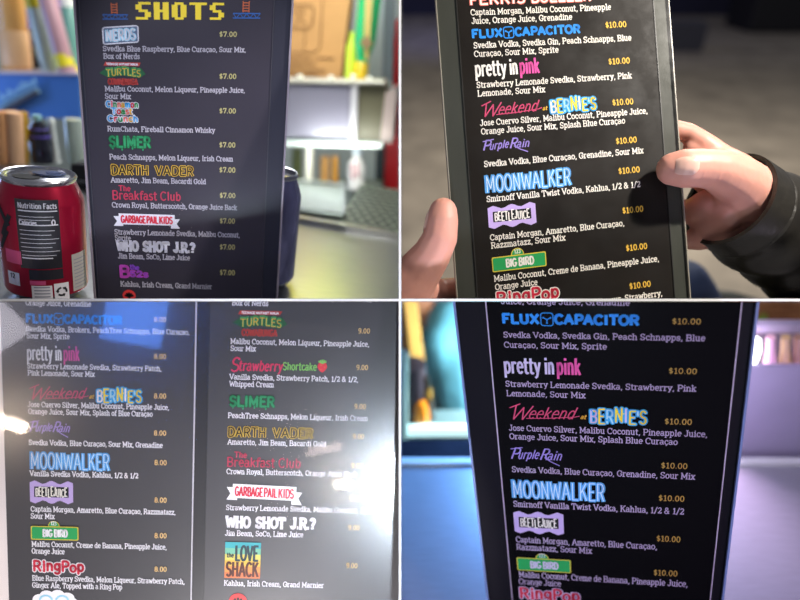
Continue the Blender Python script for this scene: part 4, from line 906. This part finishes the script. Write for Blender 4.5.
def skin_mat(name, col):
    m = mat(name, col, .5, noise=.12, nscale=55, bump=.12)
    b = m.node_tree.nodes['Principled BSDF']; b.inputs['Subsurface Weight'].default_value = .12; b.inputs['Subsurface Radius'].default_value = (.01, .004, .002); b.inputs['Subsurface Scale'].default_value = .3
    return m
skin = skin_mat('skin_rosy', 'd79a88')
per = thing('person', 'person in a black leather jacket holding up the bright menu with both hands', 'person', T(Pt(760, 300, .8)))
# hands: right hand round the right edge, left hand round the left edge (thumbs in front, fingers behind)
rh = [C((673, 169, .5155, 16.5), (686, 168.5, .512, 19.6), (700, 168, .513, 19.4), (716, 170, .517, 20.5), (736, 180, .53, 25), (752, 196, .548, 30), (776, 216, .575, 34), (812, 244, .61, 34)),
      C((748, 186, .555, 26), (722, 158, .558, 13), (704, 144, .56, 11.5), (688, 133, .565, 10), (668, 128, .568, 9.5), (640, 128, .568, 9)),
      C((744, 200, .57, 25), (720, 190, .575, 15), (700, 178, .578, 11.5), (672, 172, .574, 10), (640, 172, .571, 9)),
      C((744, 208, .572, 24), (716, 212, .572, 16), (698, 212, .574, 11.5), (672, 208, .574, 10), (642, 206, .571, 9)),
      C((748, 214, .57, 24), (722, 232, .566, 15), (700, 240, .57, 10.5), (676, 240, .57, 9), (650, 238, .57, 8)),
      C((730, 170, .552, 20), (708, 157, .56, 12), (692, 148, .563, 9)),
      C((735, 205, .56, 24), (706, 208, .562, 18), (694, 212, .566, 14)),
      C((738, 188, .545, 24), (724, 214, .556, 20), (706, 226, .565, 15))]
lh = [C((443, 212, .509, 14.6), (442, 222, .507, 16.8), (440, 238, .507, 18), (431, 256, .512, 20), (416, 276, .522, 24), (396, 300, .535, 32), (360, 340, .56, 40)),
      C((412, 284, .535, 25), (434, 292, .552, 15)),
      C((400, 300, .55, 26), (428, 294, .556, 15), (446, 290, .558, 12), (470, 286, .565, 10.5), (500, 284, .5665, 9)),
      C((398, 312, .55, 26), (432, 316, .556, 13), (450, 314, .56, 11), (474, 310, .565, 10), (504, 308, .5665, 9)),
      C((398, 322, .55, 24), (432, 340, .556, 12), (452, 338, .56, 11), (478, 334, .565, 10), (504, 332, .5665, 9)),
      C((396, 330, .55, 22), (430, 362, .556, 11), (450, 362, .56, 10), (474, 358, .566, 9), (496, 356, .5665, 8))]
mb = MB()
TREES = []
from mathutils.bvhtree import BVHTree
for ch in (rh, lh):
    vs, fs = organic(ch, .0016, 5); mb = MB(); mb.add(vs, fs, skin); mb.build('hand', per, 2, True)
    TREES.append(BVHTree.FromPolygons(vs, fs))
nailm = mat('nail_pink', 'e4b8a6', .3, coat=.3)
def nail(tree, px, py, rot, L, Wd, view):
    # thin plate laid on the thumb: a rounded outline dropped onto the skin along `view`
    n, k = 10, 10; vs = []; c, s_ = math.cos(R_(rot)), math.sin(R_(rot)); o0 = Pt(px, py, .45)
    vx = view.cross(CY).normalized(); vy = vx.cross(view).normalized()
    hit = tree.ray_cast(Pt(px, py, .512) - view * .06, view)[0]
    for i in range(n + 1):
        for j in range(k + 1):
            a = -1 + 2 * i / n; w = -1 + 2 * j / k
            w *= (1 - .28 * max(0, a) ** 3) * math.sqrt(max(.12, 1 - max(0, -a - .35) ** 2 / .46))
            X, Y = a * L, w * Wd; q = hit + vx * (X * c - Y * s_) + vy * (X * s_ + Y * c) - view * .03
            h = tree.ray_cast(q, view)[0] or q + view * .034
            vs.append(h - view * (.0010 if abs(a) < .85 and abs(w) < .8 else .00025))
    fs = [(i * (k + 1) + j, i * (k + 1) + j + 1, (i + 1) * (k + 1) + j + 1, (i + 1) * (k + 1) + j) for i in range(n) for j in range(k)]
    mb = MB(); mb.add(vs, fs, nailm); return mb.build('thumbnail', per, 2, True)
nail(TREES[0], 681, 170, 176, .0088, .0076, (-CZ + CX * .05 - CY * .05).normalized())
nail(TREES[1], 432.5, 222, 82, .0085, .0062, (-CZ * .55 + CX * .83).normalized())
# leather sleeve
leather = mat('black_leather', '211e18', .4, noise=.6, nscale=70, bump=.6, coat=.1)
p0, p1 = Pt(727, 199, .552), Pt(905, 318, .70); ax = (p1 - p0).normalized(); Lg = (p1 - p0).length
su = (CY - ax * CY.dot(ax)).normalized(); sv = ax.cross(su)
def ringp(t, a, dr=0.0):
    rr = .0455 + .018 * t + dr
    fold = .0028 * math.sin(t * 46 + 1.3 * math.sin(a * 2)) * min(1, t * 6) + .0035 * math.sin(t * 21 + a * 3 + .7) * t
    if t < .02: rr -= .0012
    return p0 + ax * (t * Lg) + (su * math.cos(a) + sv * math.sin(a)) * (rr + fold)
mb = MB(); NR, NA = 70, 48; vs = []; fs = []
ts = [0.0, .006, .012, .07, .078, .086] + [.09 + .91 * i / (NR - 6) for i in range(NR - 5)]
for i, t in enumerate(ts):
    dr = -.0022 if i in (4,) else (.0008 if t < .075 else 0)
    for j in range(NA): vs.append(ringp(t, 2 * math.pi * j / NA, dr))
for i in range(len(ts) - 1):
    for j in range(NA): fs.append((i * NA + j, i * NA + (j + 1) % NA, (i + 1) * NA + (j + 1) % NA, (i + 1) * NA + j))
mb.add(vs, fs, leather)
vs = [ringp(t, 2 * math.pi * j / NA, -.003) for t in (0, .12) for j in range(NA)]
mb.add(vs, [(j, NA + j, NA + (j + 1) % NA, (j + 1) % NA) for j in range(NA)], leather)
mb.add([ringp(0, 2 * math.pi * j / NA, q) for q in (0.0008, -.003) for j in range(NA)], [(j, (j + 1) % NA, NA + (j + 1) % NA, NA + j) for j in range(NA)], leather)
slv = mb.build('jacket_sleeve', per, 2, True)
mb = MB(); thr = mat('thread_tan', '4a4236', .6)
for t in (.30, .36):
    for j in range(0, 96):
        a = 2 * math.pi * j / 96; mb.tube([ringp(t, a, .0006), ringp(t, a + .035, .0006)], .0004, thr, 5)
mb.build('stitching', slv, 2)
vs, fs = organic([C((660, 296, .95, 26), (684, 284, .97, 25), (698, 296, 1.0, 20), (712, 330, 1.05, 20))], .006, 6)
mb = MB(); mb.add(vs, fs, mat('denim_blue', '5a6a92', .8, noise=.4, nscale=30)); mb.build('jeans', per, 2, True)
vs, fs = organic([C((700, 306, 1.2, 18), (728, 306, 1.2, 16), (756, 312, 1.2, 14))], .006, 4)
mb = MB(); mb.add(vs, fs, mat('shoe_green', '16241f', .6)); sho = mb.build('shoe', per, 2, True)
# dark things at the far end of the hall
q_ = onz(748, 33, 0)
mb = MB(); mb.box((q_.x, q_.y, 0), (q_.x + 4, q_.y + 1, 1.4), mat('far_black', '16151a', .7)); tag(mb.build('cabinet', None, 2, bevel=.05), 'black low cabinet far behind at the upper right corner', 'cabinet')
pfl = onz(652 + 38, 45, 0)
q_ = onz(676, 52, 0)
mb = MB(); mb.box((q_.x - .3, q_.y, 0), (q_.x + .42, q_.y + .35, .42), mat('slate_crate', '3a3b48', .7)); tag(mb.build('crate', None, 2, bevel=.02), 'small slate grey crate on the floor beside the right sleeve edge', 'crate')

# ================================================================ lower right bay
D4 = Fr((0, cp, sp), 4)
H4 = CZ4 - CAM.z
y4 = D4.h(600, 466, H4).y
bs = mat('satin_steel', 'b8b8c0', .42, metal=.45, noise=.15, nscale=30, stretch=(1, 10, 1), bump=.06)
c4 = D4.thing('bar_counter', 'brushed steel counter around the dim menu, blue left and violet right', 'counter', D4.h(600, 500, H4))
mb = MB(); mb.box((-.0, .28, H4 - .03), (.9, y4, H4), bs); D4.put(mb, 'worktop', c4)
mb = MB(); mb.box((0, y4, H4 - .03), (.9, y4 + .012, H4 + .006), mat('rail_bright', 'f2f4f2', .3)); D4.put(mb, 'rail', c4, bevel=.002)
yw = D4.h(430, 440, H4 - .004).y
mb = MB(); mb.box((0, y4 + .012, H4 - .03), (.33, yw, H4 - .004), mat('well_dark', '2c2830', .8, spec=.1, noise=.6, nscale=25, stretch=(1, 4, 1))); mb.box((.33, y4 + .012, H4 - .03), (.9, yw + .16, H4 - .004), mat('well_dark', '2c2830', .8, spec=.1, noise=.6, nscale=25, stretch=(1, 4, 1))); D4.put(mb, 'drip_well', c4)
# left: lit ledge with bottles
yl4 = 1.02
lg = D4.thing('ledge', 'glowing white bar ledge under the orange bottle', 'ledge', D4.y(436, 437, yl4))
D4.put(D4.slab([(403.5, 428), (474, 428), (474, 436.5), (403.5, 436.5)], yl4, .012, mat('led_strip', 'd4ffff', .3, emit=1.0)), 'light_strip', lg)
D4.put(D4.slab([(402, 427.5), (480, 427.5), (480, 480), (402, 480)], yl4 + .012, .06, mat('ledge_grey', '5f7a7e', .4)), 'board', lg)
def b4(name, label, cat, b, t, y, prof, m, extra=(), group=None):
    r = D4.thing(name, label, cat, D4.y(*b, y), group); D4.put(D4.rod(b, t, y, prof, m), 'body', r, True)
    for nm, bb, tt, pr, mm in extra: D4.put(D4.rod(bb, tt, y, pr, mm), nm, r, True)
b4('bottle', 'squat bright orange bottle on the glowing ledge', 'bottle', (422.5, 429), (421, 400), 1.05, [(0, 0), (7.5, .02), (7.8, .4), (7, .7), (5, .92), (0, 1)], mat('orange_juice', 'f08a08', .3, coat=.3), group='bottles on the glowing ledge')
b4('bottle', 'dark brown bottle at the left of the orange bottle', 'bottle', (411, 428), (410, 382), 1.06, [(0, 0), (6, .02), (6, .6), (3, .8), (3, 1), (0, 1)], mat('brown_glass', '3a2018', .3, coat=.4), group='bottles on the glowing ledge')
b4('bottle', 'amber necked black bottle between orange bottle and teal shirt', 'bottle', (431, 427), (426, 376), 1.065, [(0, 0), (5, .02), (5, .55), (3.4, .75), (3, 1), (0, 1)], mat('amber_black_glass', '2a2014', .3, coat=.4), [('neck_label', (428.6, 402), (427.2, 388), cyl(4.8, 4.2), mat('amber_label2', '8a6a1c', .5))], group='bottles on the glowing ledge')
b4('bottle', 'wide plum black flask behind the orange bottle', 'bottle', (416, 424), (413, 362), 1.075, [(0, 0), (12, .01), (12.5, .5), (12, .97), (0, 1)], mat('plum_black', '352c38', .6), group='bottles on the glowing ledge')
b4('glass', 'pale teal glass cylinder at the left end of the ledge', 'glass', (403, 452), (403, 352), 1.0, cyl(5), mat('teal_clear', 'a8d0cc', .15, trans=.2))
yp = D4.thing('post', 'amber wooden post left of the teal shirt', 'post', D4.y(412, 372, 1.2))
D4.put(D4.slab([(403, 290), (415, 290), (426, 378), (414, 378)], 1.2, .03, mat('amber_wood', 'e8b45c', .5, noise=.15, nscale=8)), 'board', yp)
D4.put(D4.slab([(396, 290), (404, 290), (413, 352), (400, 352)], 1.235, .03, mat('tan_wood', '9a7648', .6)), 'side_board', yp)
w4 = D4.slab([(396, 290), (840, 290), (840, 640), (396, 640)], 2.5, .04, mat('cream_teal_wall', 'cfc8b4', .7)); struct(D4.put(w4, 'wall_right'))
# crouching person with a teal shirt
def C4(*pts): return C(*pts)
dd = 1.78
pp = thing('person', 'person in a teal shirt crouching behind the glowing ledge', 'person', T(Vector((Pt(490, 400, dd).x, Pt(490, 400, dd).y, 0))))
fz = lambda x, y: Vector((x, y, .05))
c_ = Pt(486, 420, dd)
legs = [[(c_, .14), (c_ + Vector((-.12, .28, .06)), .085), (Vector((c_.x - .1, c_.y + .10, .08)), .055), (Vector((c_.x - .12, c_.y + .24, .045)), .042)],
        [(c_ + Vector((.12, 0, 0)), .13), (c_ + Vector((.2, .3, .06)), .085), (Vector((c_.x + .2, c_.y + .10, .08)), .055), (Vector((c_.x + .2, c_.y + .24, .045)), .042)]]
torso = C((486, 425, dd, 42), (484, 380, dd, 48), (482, 345, dd, 50), (470, 325, dd, 40))
arms = [C((452, 342, dd - .05, 24), (436, 372, dd + .05, 17), (432, 405, dd + .15, 13), (424, 416, dd + .26, 11)), C((516, 340, dd, 22), (536, 380, dd + .05, 16), (520, 410, dd + .2, 12))]
headc = C((446, 322, dd + .02, 20), (432, 312, dd + .04, 17), (424, 292, dd + .06, 31), (414, 296, dd + .14, 24))
vs, fs = organic(legs + [torso, headc] + arms, .014, 4)
sk2 = skin_mat('skin_tan', 'b07858')
mb = MB(); mb.add(vs, fs, sk2); mb.build('body', pp, 4, True)
sh_t = [[(p, r * 1.10) for p, r in torso]] + [[(p, r * 1.25) for p, r in a[:2]] for a in arms] + [[(torso[-1][0], torso[-1][1] * 1.05), (headc[0][0], headc[0][1] * 1.12)]]
vs, fs = organic(sh_t, .014, 3)
mb = MB(); mb.add(vs, fs, mat('teal_cloth', '5fa6b8', .8, noise=.25, nscale=9, bump=.3)); mb.build('shirt', pp, 4, True)
vs, fs = organic([[(p, r * 1.08) for p, r in legs[0][:3]], [(p, r * 1.08) for p, r in legs[1][:3]]], .016, 3)
mb = MB(); mb.add(vs, fs, mat('dark_trousers', '20222c', .8)); mb.build('trousers', pp, 4, True)
vs, fs = organic([C((436, 280, dd + .04, 25), (444, 284, dd + .02, 25))], .012, 2)
mb = MB(); mb.add(vs, fs, mat('dark_hair', '181012', .7)); mb.build('hair', pp, 4, True)
# right: cardboard, ice bin, lamp
cb4 = D4.thing('cardboard_box', 'brown cardboard box at the right above the violet bin', 'box', D4.y(780, 326, 1.35))
D4.put(D4.slab([(748, 285), (850, 285), (850, 328), (746, 326)], 1.35, .15, mat('cardboard_rosy', 'b07a52', .75, noise=.15, nscale=14)), 'carton', cb4)
mb = MB()
for y_, segs in ((304.5, [(770, 776), (778, 792)]), (310, [(764, 770), (772, 778), (781, 799)]), (316, [(766, 774), (776, 790)]), (321, [(770, 780), (783, 790)])):
    for a, b_ in segs: mb.tube([D4.y(a, y_, 1.348), D4.y(b_, y_, 1.348)], .7 * D4.m(D4.y(780, 310, 1.348)), mat('print_brown', '6a3a24', .8), 6)
D4.put(mb, 'printed_lines', cb4)
D4.put(D4.slab([(754, 320), (766, 313), (768, 322), (758, 325)], 1.345, .003, mat('sticker_green', '8ab03c', .6)), 'sticker', cb4)
ybn = D4.h(770, 459, H4 - .004).y + .004
ib = D4.thing('ice_bin', 'violet lit clear ice bin right of the dim menu', 'bin', D4.y(770, 458, ybn))
vio = mat('bin_plastic', 'b4aac8', .4, noise=.25, nscale=7, bump=.4)
D4.put(D4.slab([(733, 366), (850, 366), (850, 459), (722, 459)], ybn, .008, vio), 'front_panel', ib, bevel=.003)
D4.put(D4.slab([(733, 334), (850, 334), (850, 413), (722, 413)], ybn + .12, .006, mat('bin_back', '8f8c98', .5, noise=.2, nscale=8)), 'back_panel', ib)
D4.put(D4.slab([(738, 326), (850, 326), (850, 333.5), (736, 333.5)], ybn + .11, .02, mat('bin_rim_pale', 'd8dcf0', .3)), 'rim', ib, bevel=.003)
b4('bulb', 'glaring white bulb on the bin rim next to the dim menu', 'bulb', (752, 366), (756, 336), ybn + .01, [(0, 0), (3, .02), (5.5, .3), (6.5, .6), (5, .88), (0, 1)], mat('bulb_glow', 'fbffff', .3, emit=3.0))
for i, (x, c, l) in enumerate(((771, 'd4b8b8', 'rosy bottle inside the violet bin near the bulb'), (786, 'b8a870', 'olive gold bottle inside the violet bin'), (799, 'a08468', 'brown bottle inside the violet bin at the right edge'))):
    b4('bottle', l, 'bottle', (x - 3, 433), (x, 337), ybn + .06, [(0, 0), (5.8, .02), (5.8, .75), (4, .88), (4, 1), (0, 1)], mat('bin_bottle%d' % i, c, .3, coat=.3), (), 'bottles inside the violet bin')
# ================================================================ lower left bay: lamps mirrored in the glossy cover
def mirror(mn, px, py, L):
    n = mn.M.to_3x3().col[2]; u, v = mn.uv(px, py); q = mn.M @ Vector((u, v, .0022)); d = (q - CAM).normalized()
    return q + (d - n * 2 * d.dot(n)) * L, q
def glint(name, px, py, wpx, hpx, L, power, col, roll=0):
    p, q = mirror(m3, px, py, L); k = ((q - CAM).length + L) / F
    return area(name, p, q, wpx * k, hpx * k, power, col, roll, 60)
glint('screen_blue', 137, 316, 52, 50, .7, .045, (.08, .26, 1.0), R_(-8))
glint('window_white', 402, 486, 16, 60, .7, .50, (.74, .86, 1.0))
glint('lamp_small', 347, 482, 6, 5, .7, .045, (1, .95, .85))
glint('lamp_shade', 342, 483, 15, 8, .7, .004, (1, .8, .55))
glint('lamp_far', 325, 448, 34, 7, .7, .003, (1, .75, .7), R_(8))
glint('lamp_streak', 0, 419, 44, 8, .7, .05, (1, .78, .6), R_(-20))
glint('window_grey', -2, 327, 36, 36, .7, .016, (.85, .8, .9), R_(45))
